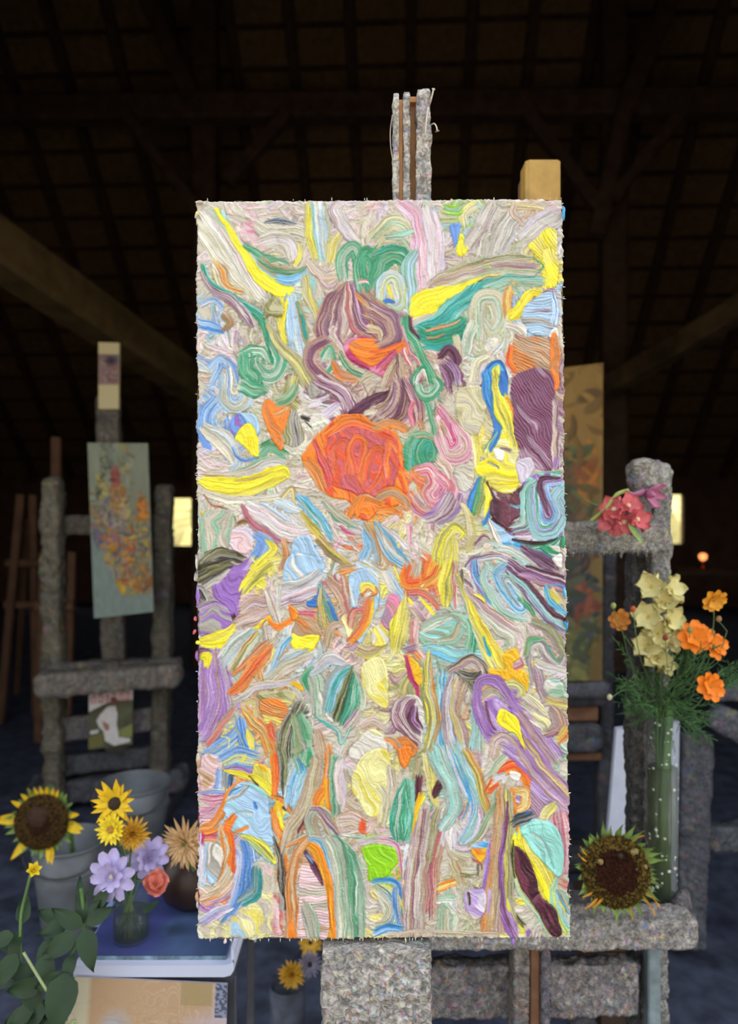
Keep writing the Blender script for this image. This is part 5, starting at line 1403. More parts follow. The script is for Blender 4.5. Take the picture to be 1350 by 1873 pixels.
def put_inst(name, me, par, c, nrm_, az, tilt, r0=0., twist=0., sc=1.):
    q = Vector(nrm_).to_track_quat('Z', 'Y').to_matrix().to_4x4()
    M = Matrix.Translation(Vector(c)-root_loc(par)) @ q @ Matrix.Rotation(az, 4, 'Z') @ Matrix.Translation((r0, 0, 0)) @ Matrix.Rotation(-tilt, 4, 'Y') @ Matrix.Rotation(twist, 4, 'X') @ Matrix.Scale(sc, 4)
    o = bpy.data.objects.new(name, me); COL.objects.link(o); o.parent = par; o.matrix_basis = M; return o
def ellipsoid(name, c, nrm_, rx, rz, m, par, n=14, k=8, rough=0., **kw):
    q = Vector(nrm_).to_track_quat('Z', 'Y'); V = []; Fc = []
    for i in range(k+1):
        th = math.pi*i/k
        for j in range(n):
            ph = 2*math.pi*j/n; rr_ = 1+rough*math.sin(j*5+i*3)
            V.append(tuple(Vector(c)+q @ Vector((rx*math.sin(th)*math.cos(ph)*rr_, rx*math.sin(th)*math.sin(ph)*rr_, rz*math.cos(th)))))
    for i in range(k):
        for j in range(n): a = i*n+j; b = i*n+(j+1) % n; Fc.append((a, b, b+n, a+n))
    return mesh(name, V, Fc, m, par, **kw)
rf = random.Random(17)
M_stem = mat('green stem', '5a7a44', .6, .25, 30, .1); M_leaf = mat('dark leaf', '243c20', .55, .35, 14, .2); M_leaf2 = mat('cosmos foliage', '44683a', .6, .3, 20, .1)
M_sepal = mat('green sepal', '7f9a4e', .6, .3, 40, .1)
def flower(name, label, c, nrm_, layers, disc=None, stem=None, sr=.0018, group=None, pname='petal', cat='flower', jit=.08, rr_=rf, stem_m=None):
    base = Vector(stem[-1]) if stem else Vector(c)
    th = thing(name, label, cat, tuple(base), group)
    for (n, L, Wd, tilt, curl, m, r0, tip, ruf) in layers:
        me = petal_data(L, Wd, curl, .15, tip, ruf, m)
        off = rr_.random()*6
        for i in range(n):
            put_inst(pname, me, th, c, nrm_, off+2*math.pi*i/n+rr_.uniform(-jit, jit), math.radians(tilt)+rr_.uniform(-jit, jit)*1.4, r0, rr_.uniform(-.25, .25), rr_.uniform(1-jit*1.4, 1+jit))
    if disc: ellipsoid(disc[3] if len(disc) > 3 else 'centre', Vector(c)+Vector(nrm_).normalized()*disc[1]*.35, nrm_, disc[0], disc[1], disc[2], th, 18, 8, .03)
    if stem: tube('stem', smooth_path([Vector(c)-Vector(nrm_).normalized()*.002]+[Vector(s) for s in stem], 5), sr, stem_m or M_stem, th, 6)
    return th
A = lambda x, y, D: at(x, y, D)
px2m = lambda px, D: px/F*D
# ---- table with blue board, white sheet, print
M_cloth = mat('dark table top', '4c4c58', .7, .2, 12, .2)
zt = A(0, 1786, 1.36).z
tb = thing('side_table', 'small dark side table at lower left, under the blue board and the white sheet', 'table', (A(290, 0, 1.5).x, 1.5, 0))
xl, xr = A(140, 0, 1.37).x, A(424, 0, 1.37).x
mesh('table_top', *box_vf((xl+.004, 1.372, zt-.02), (xr, 1.64, zt-.001)), M_cloth, tb, False)
for (x, y) in ((xl+.03, 1.40), (xr-.005, 1.40), (xl+.03, 1.62), (xr-.005, 1.62)): beam('leg', (x, y, zt-.02), (x+(.02 if x > -.25 else 0), y, 0), .016, .016, mat('iron leg', '55565e', .5, .2, 20, .1), tb)
ws_ = thing('paper_sheet', 'white paper sheet with curled right edge under the blue board', 'paper', (A(280, 0, 1.5).x, 1.5, zt))
M_pap = mat('white paper', 'ccd2ea', .7, .03, 5, 0)
z1 = A(0, 1765, 1.36).z
V = []; Fc = []; prof = [(xl-.001, 0), (xl+.1, 0), (xr-.012, 0), (xr+.000, .003), (xr+.006, .012), (xr+.006, .024), (xr+.001, .034)]
for (x, z) in prof:
    for (y, dz) in ((1.358, 0), (1.358, z1-zt), (1.64, z1-zt), (1.64, 0)): V.append((x-(.0 if y < 1.5 else 0), y, zt+dz+z*(1 if y < 1.5 else .9)))
for i in range(len(prof)-1):
    for j in range(4): a = i*4+j; b = i*4+(j+1) % 4; Fc.append((a, b, b+4, a+4))
Fc += [(0, 3, 2, 1), tuple(range(len(V)-4, len(V)))]
mesh('sheet', V, Fc, M_pap, ws_, False)
bb = thing('paint_board', 'flat board stained dark blue with an aqua edge, carrying the flower jar', 'board', (A(290, 0, 1.5).x, 1.5, z1))
zb = A(0, 1748, 1.375).z
n = 40; xs_ = np.linspace(xl+.006, xr-.012, n); ys_ = np.linspace(1.375, 1.655, n); XX, YY = np.meshgrid(xs_, ys_)
PB = np.stack([XX, YY, np.full_like(XX, zb)], -1).reshape(-1, 3); q = n3(PB, 26, 3)[:, None]; q2 = n3(PB, 60, 6)[:, None]
cb = np.array(hx('46587c'))*(1+.25*q)+np.array([.02, .06, .08])*np.clip(q2, 0, 1); wv = np.clip((-PB[:, :1]-.40)*25+q, 0, 1)*.6; cb = cb*(1-wv)+np.array(hx('4a4a92'))*wv
i0 = (np.arange(n-1)[:, None]*n+np.arange(n-1)).ravel()
mesh('board_top', PB, None, vmat('dull oil paint', .55, .3), bb, False, s2l(np.clip(cb, 0, 1)), quads=np.stack([i0, i0+1, i0+n+1, i0+n], -1))
mesh('board_edge', *box_vf((xl+.006, 1.375, z1), (xr-.012, 1.655, zb-.0006)), mat('aqua smeared edge', '7890a0', .6, .5, 60, .2), bb, False, label='edge smeared aqua and white')
tag(mesh('folded_paper', *join_vf([beam_vf(A(176, 1700, 1.47), A(206, 1655, 1.56), .012, .003)]), mat('pale blue paper', '8fa4d8', .6, .1, 8, 0), smooth=False), 'narrow folded strip of pale blue paper lying left of the flower jar', 'paper')
bpy.data.objects['folded_paper'].location.z = zb
# print hanging in front: a plain stand-in, tan with soft wavy lines
pr = thing('art_print', 'tan art print with wavy pale lines hanging in front of the side table', 'poster', tuple(A(275, 1960, 1.35)))
def printc(u, v):
    C = np.zeros(u.shape+(3,)); C[:] = hx('b89878'); X = u*1.5; Y = v
    w = n2(X*3+n2(X*4, Y*5, 3)*1.2, Y*9+n2(X*5, Y*3, 4)*1.8, 8); l = np.clip(np.abs(np.sin(w*9))*1-.75, 0, 1)[..., None]*np.clip((u-.35)*5, 0, 1)[..., None]
    C = C*(1-l)+np.array(hx('dcc8b8'))*l
    q = np.clip((u-.55)*2.4+(v-.45)*1.6+n2(X*4, Y*4, 5)*.3, 0, 1)[..., None]*.75; C = C*(1-q)+np.array(hx('bdb2c8'))*q
    b = np.clip(1.6-np.sqrt(((u-.30)/.14)**2+((v-.62)/.36)**2)*1.5, 0, 1)[..., None]; C = C*(1-b*.85)+np.array(hx('a8b8da'))*b*.85
    e = np.clip((.12-u+v*.06)*30, 0, 1)[..., None]; C = C*(1-e)+np.array(hx('c8bfa4'))*e
    t = ((u > .70) & (u < .90) & (v < .22))[..., None]*.8; C = C*(1-t)+np.array(hx('a08c62'))*t
    k = ((u > .92) & (v < .33))[..., None]; s_ = (n2(X*60, Y*60, 6) > 0)[..., None]; C = np.where(k, np.where(s_, np.array(hx('4c5468')), np.array(hx('8a90a8'))), C)
    g = np.clip(1-np.abs(n2(X*8, Y*14, 9))*6, 0, 1)[..., None]*.25*np.clip((v-.1)*3, 0, 1)[..., None]; C = C*(1-g)+np.array(hx('a06a48'))*g
    return C
nx_, ny_ = 150, 120; u, v = np.meshgrid(np.linspace(0, 1, nx_), np.linspace(0, 1, ny_)); a, b, c, d = [np.array(q_) for q_ in (A(137, 1787, 1.352), A(416, 1800, 1.352), A(411, 1990, 1.325), A(103, 1990, 1.325))]
u3 = u[..., None]; v3 = v[..., None]; P = (a*(1-u3)+b*u3)*(1-v3)+(d*(1-u3)+c*u3)*v3
i0 = (np.arange(ny_-1)[:, None]*nx_+np.arange(nx_-1)).ravel()
mesh('print_face', P.reshape(-1, 3), None, vmat('dull oil paint'), pr, True, s2l(np.clip(printc(u, v), 0, 1)).reshape(-1, 3), quads=np.stack([i0, i0+nx_, i0+nx_+1, i0+1], -1))
V = [tuple(q_+np.array([0, .0006, 0])) for q_ in (a, b, c, d)]+[tuple(q_+np.array([0, .004, 0])) for q_ in (a, b, c, d)]
mesh('backing_board', V, [(0, 1, 2, 3), (7, 6, 5, 4), (0, 4, 5, 1), (1, 5, 6, 2), (2, 6, 7, 3), (3, 7, 4, 0)], mat('grey card', '9a98a0', .8, .1), pr, False)
# ---- glass jar with cut flowers
M_glass = mat('thin glass', '6c7c76', .04, 0, 5, 0, 0, .8, alpha=.10)
M_water = mat('murky water', '343c30', .08, .1, 5, 0, 0, .5, alpha=.45)
jc = Vector((A(240, 0, 1.43).x, 1.43, zb)); jr = .035
jar = thing('glass_jar', 'small glass jar of murky water and stems on the blue board', 'jar', tuple(jc))
mesh('jar_glass', *lathe_vf(jc, [(.0, .0005), (jr*.93, .0005), (jr, .006), (jr, .080), (jr*.93, .092), (jr*.93, .105), (jr*.88, .105), (jr*.88, .092), (jr*.95, .079), (jr*.95, .008), (0, .005)], 28), M_glass, jar)
mesh('water', *lathe_vf(jc, [(0, .0052), (jr*.94, .0085), (jr*.94, .055), (0, .055)], 24), M_water, jar)
for k in range(6):
    a_ = rf.random()*6.28; tube('cut_stem', [jc+Vector((math.cos(a_)*.02, math.sin(a_)*.02, .012)), jc+Vector((-math.cos(a_)*.022, -math.sin(a_)*.02, .13))], .0016, M_stem, jar, 6)
def to_jar(c_, D, *mid): return [*mid, jc+Vector((rf.uniform(-.012, .012), rf.uniform(-.008, .008), .112)), jc+Vector((rf.uniform(-.018, .018), rf.uniform(-.015, .015), .03))]
My = mat('sunflower petal', 'e8c020', .6, .15, 60, .1); My2 = mat('yellow zinnia petal', 'f0d830', .6, .12, 60, .1); Mg = mat('golden dahlia petal', 'd8a838', .6, .2, 60, .1)
Mv = mat('lavender petal', 'bcb0dc', .6, .12, 60, .1); Mco = mat('coral petal', 'e08878', .6, .2, 50, .1); Mpe = mat('peach dahlia petal', 'dcb888', .6, .15, 50, .1)
Mdk = mat('dark flower centre', '33261c', .8, .3, 120, .4); Mce = mat('ochre flower centre', 'b88a38', .8, .3, 150, .4)
c_ = A(210, 1470, 1.46); flower('sunflower', 'small yellow sunflower with pointed petals, topmost in the jar at lower left', c_, (.05, -1, .35), [(13, .044, .013, 12, .15, My, .006, .8, 0), (9, .036, .011, 28, .1, My, .006, .8, 0)], (.013, .006, Mdk), to_jar(c_, 0, c_+Vector((.0, .02, -.06))))
c_ = A(203, 1517, 1.385); flower('zinnia', 'small bright yellow zinnia with an ochre eye, under the small sunflower', c_, (-.05, -1, .25), [(18, .027, .009, 8, .05, My2, .003, .6, 0), (14, .020, .008, 28, .05, My2, .002, .6, 0)], (.008, .005, Mce), to_jar(c_, 0))
c_ = A(243, 1525, 1.41); flower('dahlia', 'golden pompon dahlia in the jar at lower left', c_, (.25, -1, .1), [(20, .034, .007, 0, .1, Mg, .0, .7, 0), (18, .031, .007, 25, .1, Mg, 0, .7, 0), (15, .028, .007, 48, .05, Mg, 0, .7, 0), (10, .024, .006, 70, 0, Mg, 0, .7, 0)], None, to_jar(c_, 0))
c_ = A(205, 1602, 1.35); flower('scabiosa', 'lavender scabiosa nearer the lens, lower of the two in the jar', c_, (-.1, -1, .15), [(10, .042, .022, 4, -.1, Mv, .004, .35, .06), (8, .028, .016, 25, .1, Mv, .002, .4, .05), (7, .016, .010, 50, .1, Mv, 0, .5, .05)], (.006, .005, mat('cream stamens', 'd8d0b0', .8)), to_jar(c_, 0))
c_ = A(272, 1570, 1.44); flower('scabiosa', 'lavender scabiosa above the coral flower, upper of the two in the jar', c_, (.15, -1, .3), [(10, .037, .020, 6, -.1, Mv, .003, .35, .06), (8, .025, .015, 30, .1, Mv, .002, .4, .05), (7, .015, .009, 55, .1, Mv, 0, .5, .05)], (.006, .005, mat('mauve stamens', 'b090a8', .8)), to_jar(c_, 0))
c_ = A(284, 1620, 1.39); flower('poppy', 'coral cupped flower leaning right out of the jar', c_, (.35, -.7, .8), [(4, .030, .036, 42, -.1, Mco, .002, .35, .05), (4, .027, .032, 62, -.1, Mco, .001, .35, .05)], (.004, .004, Mce), to_jar(c_, 0), sr=.0012)
for k, (x, y, D, dx, dy_, L) in enumerate(((262, 1668, 1.42, .5, .3, .035), (225, 1655, 1.41, -.6, .5, .03), (190, 1640, 1.40, -1, .2, .035))):
    put_inst('leaf', petal_data(L, L*.4, -.2, .1, .7, 0, M_leaf), jar, A(x, y, D), (0, -.8, .6), math.atan2(dy_, dx), .3)
# ---- round brown pot with the peach dahlia
pc = Vector((A(352, 0, 1.56).x, 1.56, zb)); M_pot = mat('dark brown glaze', '33241f', .35, .3, 20, .1)
pot = thing('clay_pot', 'round dark brown pot beside the jar, partly behind the front painting', 'pot', tuple(pc))
mesh('pot_body', *lathe_vf(pc, [(0, 0), (.035, 0), (.058, .018), (.070, .050), (.068, .080), (.052, .110), (.036, .122), (.038, .132), (.032, .132), (.030, .120), (.045, .105), (.06, .06), (0, .02)], 36), M_pot, pot)
c_ = A(338, 1543, 1.47); flower('dahlia', 'large peach spiky dahlia above the round brown pot', c_, (-.1, -1, .15), [(26, .052, .0085, 0, .08, Mpe, .0, .6, 0), (24, .048, .008, 18, .05, Mpe, 0, .6, 0), (20, .042, .0075, 36, .0, Mpe, 0, .6, 0), (12, .030, .006, 58, 0, Mpe, 0, .6, 0)], (.009, .006, mat('green flower centre', '6c7c34', .8, .3, 90, .3)), [c_+Vector((.01, .03, -.07)), pc+Vector((0, 0, .13)), pc+Vector((.01, 0, .06))], .0025)
# ---- zinc buckets
M_zinc = mat('dull zinc', '74787c', .5, .3, 9, .2, .25)
def bucket(label, px, D, rt, rb, h, bands_):
    c = Vector((A(px, 0, D).x, D, 0)); b = thing('zinc_bucket', label, 'bucket', tuple(c))
    mesh('bucket_body', *lathe_vf(c, [(0, .002), (rb, .002), (rb+(rt-rb)*.2, h*.2), (rb+(rt-rb)*.6, h*.6), (rt, h), (rt-.004, h), (rb+(rt-rb)*.5-.004, h*.5), (rb-.004, .01), (0, .01)], 44), M_zinc, b)
    mesh('rim', *lathe_vf(c, [(rt, h-.008), (rt+.005, h-.004), (rt+.005, h+.002), (rt, h+.005), (rt-.005, h+.001), (rt, h-.008)], 44), M_zinc, b)
    for t in bands_:
        r = rb+(rt-rb)*t; mesh('hoop', *lathe_vf(c, [(r, h*t-.006), (r+.004, h*t-.002), (r+.004, h*t+.002), (r+.001, h*t+.006)], 44), M_zinc, b)
    P = [c+Vector((math.cos(a)*(rt+.004), math.sin(a)*(rt+.004)*.4-rt*.55, h-.012-math.sin(a)*.0-abs(math.sin(a))*rt*.55)) for a in np.linspace(0, -math.pi, 13)]
    tube('handle', P, .003, mat('iron wire', '3a3634', .5), b, 6); return c
b1 = bucket('zinc bucket standing on the floor, nearer one, behind the big sunflower head', 128, 2.62, .128, .088, .34, (.74,))
b2 = bucket('zinc bucket standing further back, above the jar of flowers', 246, 3.10, .148, .10, .365, (.78, .3))
# ---- the big sunflower
Mdisc = mat('brown seed disc', '553a1e', .85, .45, 55, .8); Mdisc2 = mat('dark seed disc', '4a2818', .85, .5, 60, .8)
c_ = A(76, 1503, 2.3); th = thing('sunflower', 'big drooping sunflower head with a wide brown disc and few petals, far left', 'flower', tuple(b1+Vector((0, 0, .03))))
ellipsoid('seed_disc', c_, (.05, -1, .12), .083, .022, Mdisc, th, 40, 12, .01)
ellipsoid('disc_heart', c_+Vector((-.004, -.016, .02)), (.05, -1, .12), .034, .011, mat('dark disc heart', '3c2618', .85, .4, 60, .6), th, 26, 8, .02)
me = petal_data(.062, .022, .12, .15, .8, .0, My); ms = petal_data(.045, .016, .2, .15, 1.1, 0, M_sepal)
for ang, s_ in ((178, 1.1), (172, .9), (232, 1.05), (285, .9), (290, 1), (345, 1.0), (352, 1.1), (10, .8), (62, .6), (72, .6), (84, .6), (94, .6), (104, .6), (114, .6), (128, .6), (146, .7)):
    put_inst('petal', me, th, c_+Vector((0, .008, 0)), (.05, -1, .12), math.radians(ang)*1.0, .25, .074, .3*math.sin(ang), s_)
for k in range(30): put_inst('sepal', ms, th, c_+Vector((0, .014, 0)), (.05, -1, .12), k*.2095+rf.uniform(-.1, .1), rf.uniform(-.1, .5), .070, 0, rf.uniform(.7, 1.1))
tube('stem', smooth_path([c_+Vector((0, .02, 0)), c_+Vector((.02, .10, .02)), b1+Vector((0, 0, .38)), b1+Vector((.03, 0, .03))], 5), .009, M_stem, th, 8)
def seeds(par, c, nrm_, R, n, depth, inner, outer, rin, rr_):
    q = Vector(nrm_).to_track_quat('Z', 'Y'); vf = []; vc = []
    for k in range(n):
        r = R*math.sqrt((k+.5)/n); a = k*2.39996; h = depth*math.sqrt(max(0, 1-(r/R*.96)**2)); s = R*.05
        col = np.array(hx(rr_.choice(inner if r < rin+rr_.uniform(-.004, .004) else outer)))
        pts = [(r*math.cos(a)+s*x, r*math.sin(a)+s*y, h-.0015+z) for x, y, z in ((1, 0, 0), (0, 1, 0), (-1, 0, 0), (0, -1, 0), (0, 0, s*1.6))]
        vf.append(([tuple(Vector(c)+q @ Vector(p)) for p in pts], [(0, 1, 4), (1, 2, 4), (2, 3, 4), (3, 0, 4)])); vc += [s2l(col)]*5
    v, f = join_vf(vf); mesh('seeds', v, f, vmat('seed colours', .8, .2), par, False, np.array(vc), kind='stuff')
seeds(th, c_, (.05, -1, .12), .082, 900, .022, ['3a2416', '2e1c12', '4a301a'], ['5c4420', '6a5026', '4a3a20', '2e2416'], .036, rf)
# ---- leafy stems at the lower left
def leaf_obj(par, x, y, D, ang, L, wid=.5, tilt=.3, m=M_leaf, nz=.5, curl=-.45):
    put_inst('leaf', petal_data(L, L*wid, curl, .2, .75, .05, m), par, A(x, y, D), (rf.uniform(-.3, .3), -1, nz), math.radians(ang), tilt, 0, rf.uniform(-.4, .4))
th = thing('leafy_stem', 'drooping green stem with a small yellow bud, at the lower left edge', 'plant', (A(50, 0, 1.32).x, 1.32, 0))
bt = [A(56, 1600, 1.34), A(46, 1640, 1.34), A(38, 1680, 1.33), A(38, 1760, 1.32), A(46, 1873, 1.32)]; bt.append(Vector((bt[-1].x+.01, 1.32, .0)))
tube('stem', smooth_path(bt, 5), .0028, M_stem, th, 8)
for (k, t_) in ((6, 60), (6, 25)): 
    for j in range(k): put_inst('petal', petal_data(.018, .010, -.2, .2, .6, 0, My2), th, A(60, 1592, 1.335), (.5, -.6, .5), j*6.28/k, math.radians(t_+20))
for a_ in ((40, 1690, 1.33, 85, .05, .5), (36, 1730, 1.33, 165, .055, .6), (24, 1712, 1.31, 200, .045, .6), (38, 1770, 1.32, 215, .06, .6), (44, 1790, 1.31, 300, .07, .5), (40, 1700, 1.33, -95, .07, .35), (46, 1845, 1.3, 250, .06, .6), (50, 1830, 1.31, 320, .06, .5), (30, 1745, 1.3, 240, .06, .55)):
    leaf_obj(th, *a_)
th = thing('leafy_stem', 'tall dark leafy stem standing just left of the side table', 'plant', (A(120, 0, 1.30).x, 1.30, 0))
bt = [A(148, 1625, 1.33), A(152, 1660, 1.33), A(153, 1700, 1.32), A(136, 1735, 1.31), A(119, 1785, 1.29), A(100, 1873, 1.28)]; bt.append(Vector((bt[-1].x-.01, 1.28, .0)))
tube('stem', smooth_path(bt, 5), .0032, M_stem, th, 8)
for a_ in ((152, 1690, 1.32, 100, .075, .3), (155, 1685, 1.32, 65, .04, .5), (158, 1690, 1.31, 25, .05, .5), (150, 1695, 1.31, 150, .06, .5), (125, 1690, 1.32, 190, .05, .6), (155, 1700, 1.30, -70, .065, .55), (140, 1712, 1.30, 215, .07, .5), (165, 1720, 1.31, -80, .035, .6), (120, 1780, 1.28, -90, .085, .62), (118, 1788, 1.28, 200, .05, .6), (135, 1745, 1.3, 250, .05, .5), (112, 1685, 1.34, 160, .05, .5), (175, 1660, 1.33, 60, .04, .6), (95, 1715, 1.32, 250, .06, .5), (80, 1745, 1.30, 280, .06, .6)):
    leaf_obj(th, *a_)
th = thing('leafy_stem', 'pale bare stalk crossing the dark leaves at lower left', 'plant', (A(125, 0, 1.27).x, 1.27, 0))
bt = [A(43, 1742, 1.26), A(75, 1795, 1.26), A(107, 1845, 1.26), A(122, 1873, 1.26), A(150, 1930, 1.27)]; bt.append(Vector((bt[-1].x+.03, 1.28, 0)))
tube('stem', smooth_path(bt, 5), .0024, mat('pale stalk', '9aa878', .6, .1), th, 8)
for a_ in ((75, 1800, 1.29, 200, .06, .55), (85, 1830, 1.30, 240, .07, .5), (60, 1850, 1.29, 200, .05, .6), (95, 1860, 1.29, 280, .06, .6), (65, 1780, 1.31, 170, .05, .6), (105, 1850, 1.27, 150, .03, .5)): leaf_obj(th, *a_)
# ---- dark can in the middle
cc_ = Vector((A(526, 0, 1.9).x, 1.9, 0)); th = thing('metal_can', 'tall dark paint-smeared can behind the side table, in the middle at the bottom', 'can', tuple(cc_))
hc = A(0, 1800, 1.9).z
P_ = mesh('can_body', *lathe_vf(cc_, [(0, 0), (.042, 0), (.044, hc*.5), (.046, hc), (.043, hc), (.041, .01), (0, .01)], 30), mat('smeared dark tin', '4e5260', .6, .5, 22, .4), th)
c_ = A(534, 1782, 1.84); flower('dahlia', 'golden dahlia in the tall dark can at the bottom', c_, (.05, -1, .3), [(18, .036, .009, 0, .08, Mg, 0, .6, 0), (16, .033, .009, 22, .05, Mg, 0, .6, 0), (12, .027, .008, 45, 0, Mg, 0, .6, 0), (8, .02, .007, 68, 0, Mg, 0, .6, 0)], None, [c_+Vector((0, .03, -.02)), cc_+Vector((0, 0, hc-.03)), cc_+Vector((.005, 0, .1))], .002)
Mlg = mat('greyed lilac petal', '8a8498', .6, .12, 60, .1)
c_ = A(566, 1764, 1.95); flower('scabiosa', 'faded lilac flower behind the golden dahlia in the dark can', c_, (.3, -1, .5), [(20, .032, .007, 5, 0, Mlg, .003, .5, 0), (14, .024, .006, 32, 0, Mlg, 0, .5, 0)], (.007, .006, Mdk), [c_+Vector((-.01, .01, -.04)), cc_+Vector((.012, .012, hc-.02)), cc_+Vector((.012, .01, .1))], .0015)
c_ = A(568, 1724, 2.5); flower('zinnia', 'dim yellow flower just under the painting edge, behind the dark can', c_, (.1, -1, .4), [(12, .045, .02, 5, 0, Mg, 0, .5, 0), (9, .032, .016, 30, 0, Mg, 0, .5, 0)], (.008, .006, Mdk), [c_+Vector((0, .02, -.1)), Vector((c_.x-.02, 2.55, 0))], .003)
# ---- sunflower head lying against the right tray
zl = .695
c_ = A(1126, 1594, 1.475); nn_ = (-.05, -1, .22)
th = thing('sunflower', 'dried sunflower head propped on the easel tray at the right, green sepals around', 'flower', (c_.x, 1.5, zl))
ellipsoid('seed_disc', c_, nn_, .066, .016, Mdisc, th, 44, 12, .012)
ellipsoid('pale_tuft', c_+Vector((.002, -.0165, -.008)), nn_, .0085, .0022, mat('cream florets', 'c8bc98', .9, .3, 200, 1), th, 14, 6, .15)
for k in range(9):
    a_ = rf.random()*6.28; r_ = rf.uniform(.035, .058); ellipsoid('floret_patch', c_+Vector((r_*math.cos(a_), -.0125, r_*math.sin(a_))), nn_, rf.uniform(.003, .007), .003, mat('dry florets', 'a08c58', .9, .3, 200, 1) if k % 3 else Mdk, th, 10, 5, .2)
ms1 = petal_data(.036, .011, .35, .15, 1.6, .05, M_sepal); mp1 = petal_data(.034, .006, .35, .3, .6, .15, mat('wilted yellow petal', 'd89428', .7, .2, 60, .1))
for k in range(46): put_inst('sepal', ms1, th, c_+Vector((0, .006, 0)), nn_, k*6.2832/46+rf.uniform(-.08, .08), rf.uniform(-.25, .6), .056, rf.uniform(-.5, .5), rf.uniform(.7, 1.25))
for ang, r_, s_ in ((62, .062, 1), (75, .05, -1), (95, .055, -.8), (45, .058, -1), (160, .06, .9), (228, .06, 1.1), (235, .05, 1), (215, .06, .8), (330, .062, 1), (320, .06, 1.1), (290, .062, .7), (150, .065, .8)):
    put_inst('petal', mp1, th, c_+Vector((0, -.009, 0)), nn_, math.radians(ang), .35, r_ if s_ > 0 else r_+.004, 1.0, s_)
seeds(th, c_, nn_, .067, 1300, .0165, ['4a2818', '3c1e14', '54301c', '351a12'], ['5c4a1c', '6e5a24', '4e3c18', '8a7038', '38301c'], .042, rf)
# ---- glass vase
vc = Vector((A(1212, 0, 1.60).x, 1.60, .648)); hv = A(0, 1305, 1.60).z-vc.z
vz = thing('glass_vase', 'tall narrow glass vase spattered with white paint, on the easel tray, full of stems', 'vase', tuple(vc))
mesh('vase_glass', *lathe_vf(vc, [(0, .0), (.029, .0), (.0295, .01), (.034, hv), (.0325, hv), (.028, .012), (0, .012)], 36), M_glass, vz)
mesh('water', *lathe_vf(vc, [(0, .0125), (.0278, .0125), (.031, hv*.72), (0, hv*.72)], 30), mat('green water', '525c2c', .08, .5, 30, 0, 0, .5, alpha=.45), vz)
for k in range(14):
    a_ = rf.random()*6.28; tube('cut_stem', [vc+Vector((math.cos(a_)*.016, math.sin(a_)*.016, .02)), vc+Vector((math.cos(a_+2.4)*.020, math.sin(a_+2.4)*.018, hv+.02))], rf.choice((.002, .003, .0045)), M_stem, vz, 7)
for k in range(60):
    a_ = rf.uniform(3.3, 6.1); z_ = rf.uniform(.02, hv-.01); r_ = .0295+.0045*z_/hv
    ellipsoid('paint_speck', vc+Vector((math.cos(a_)*r_, math.sin(a_)*r_, z_)), (math.cos(a_), math.sin(a_), 0), rf.uniform(.0008, .0042), .0006, mat('white paint speck', 'd4d6c8', .6), vz, 7, 4, .3)
def to_vase(*mid): return [*mid, vc+Vector((rf.uniform(-.018, .018), rf.uniform(-.014, .01), hv)), vc+Vector((rf.uniform(-.014, .014), rf.uniform(-.01, .01), .04))]
# cream gladiolus spike
Mcg = mat('cream gladiolus petal', 'e2d898', .55, .12, 40, .1); Mcg2 = mat('yellow gladiolus throat', 'd8bc68', .6, .15, 40, .1)
gs = thing('gladiolus', 'tall cream gladiolus spike rising from the glass vase', 'flower', tuple(vc+Vector((0, 0, .03))))
tube('stem', smooth_path([A(1206, 1052, 1.60), A(1207, 1150, 1.60), A(1206, 1230, 1.60), vc+Vector((-.004, 0, hv)), vc+Vector((.006, 0, .03))], 5), [.002]*5+[.004]*16, M_stem, gs, 8)
for k, (x, y, r_, fx) in enumerate(((1192, 1072, .034, -.5), (1226, 1078, .034, .5), (1210, 1100, .034, .1), (1186, 1128, .036, -.6), (1222, 1132, .036, .5), (1203, 1160, .036, -.1), (1184, 1180, .034, -.6), (1226, 1170, .030, .8), (1200, 1200, .032, -.2), (1216, 1215, .026, .4))):
    c_ = A(x, y, 1.565); nv_ = (fx, -1, .25)
    fl_ = tube('floret', [c_, c_+Vector((-fx*.014, .026, -.022))], [.008, .003], Mcg2, gs, 8)
    for j in range(6):
        put_inst('petal', petal_data(round(r_, 3), round(r_*.95, 3), -.25, .2, .7, .15, Mcg), fl_, c_, nv_, j*1.047+k, math.radians(48 if j % 2 else 30)+rf.uniform(-.15, .15), .003, rf.uniform(-.3, .3))
for (x, y, ang, L) in ((1190, 1290, 95, .13), (1200, 1300, 88, .15), (1232, 1295, 80, .12)): put_inst('leaf', petal_data(L, .012, .05, .1, .5, 0, M_leaf), gs, A(x, y, 1.59), (0, -1, .1), math.radians(ang), .05)
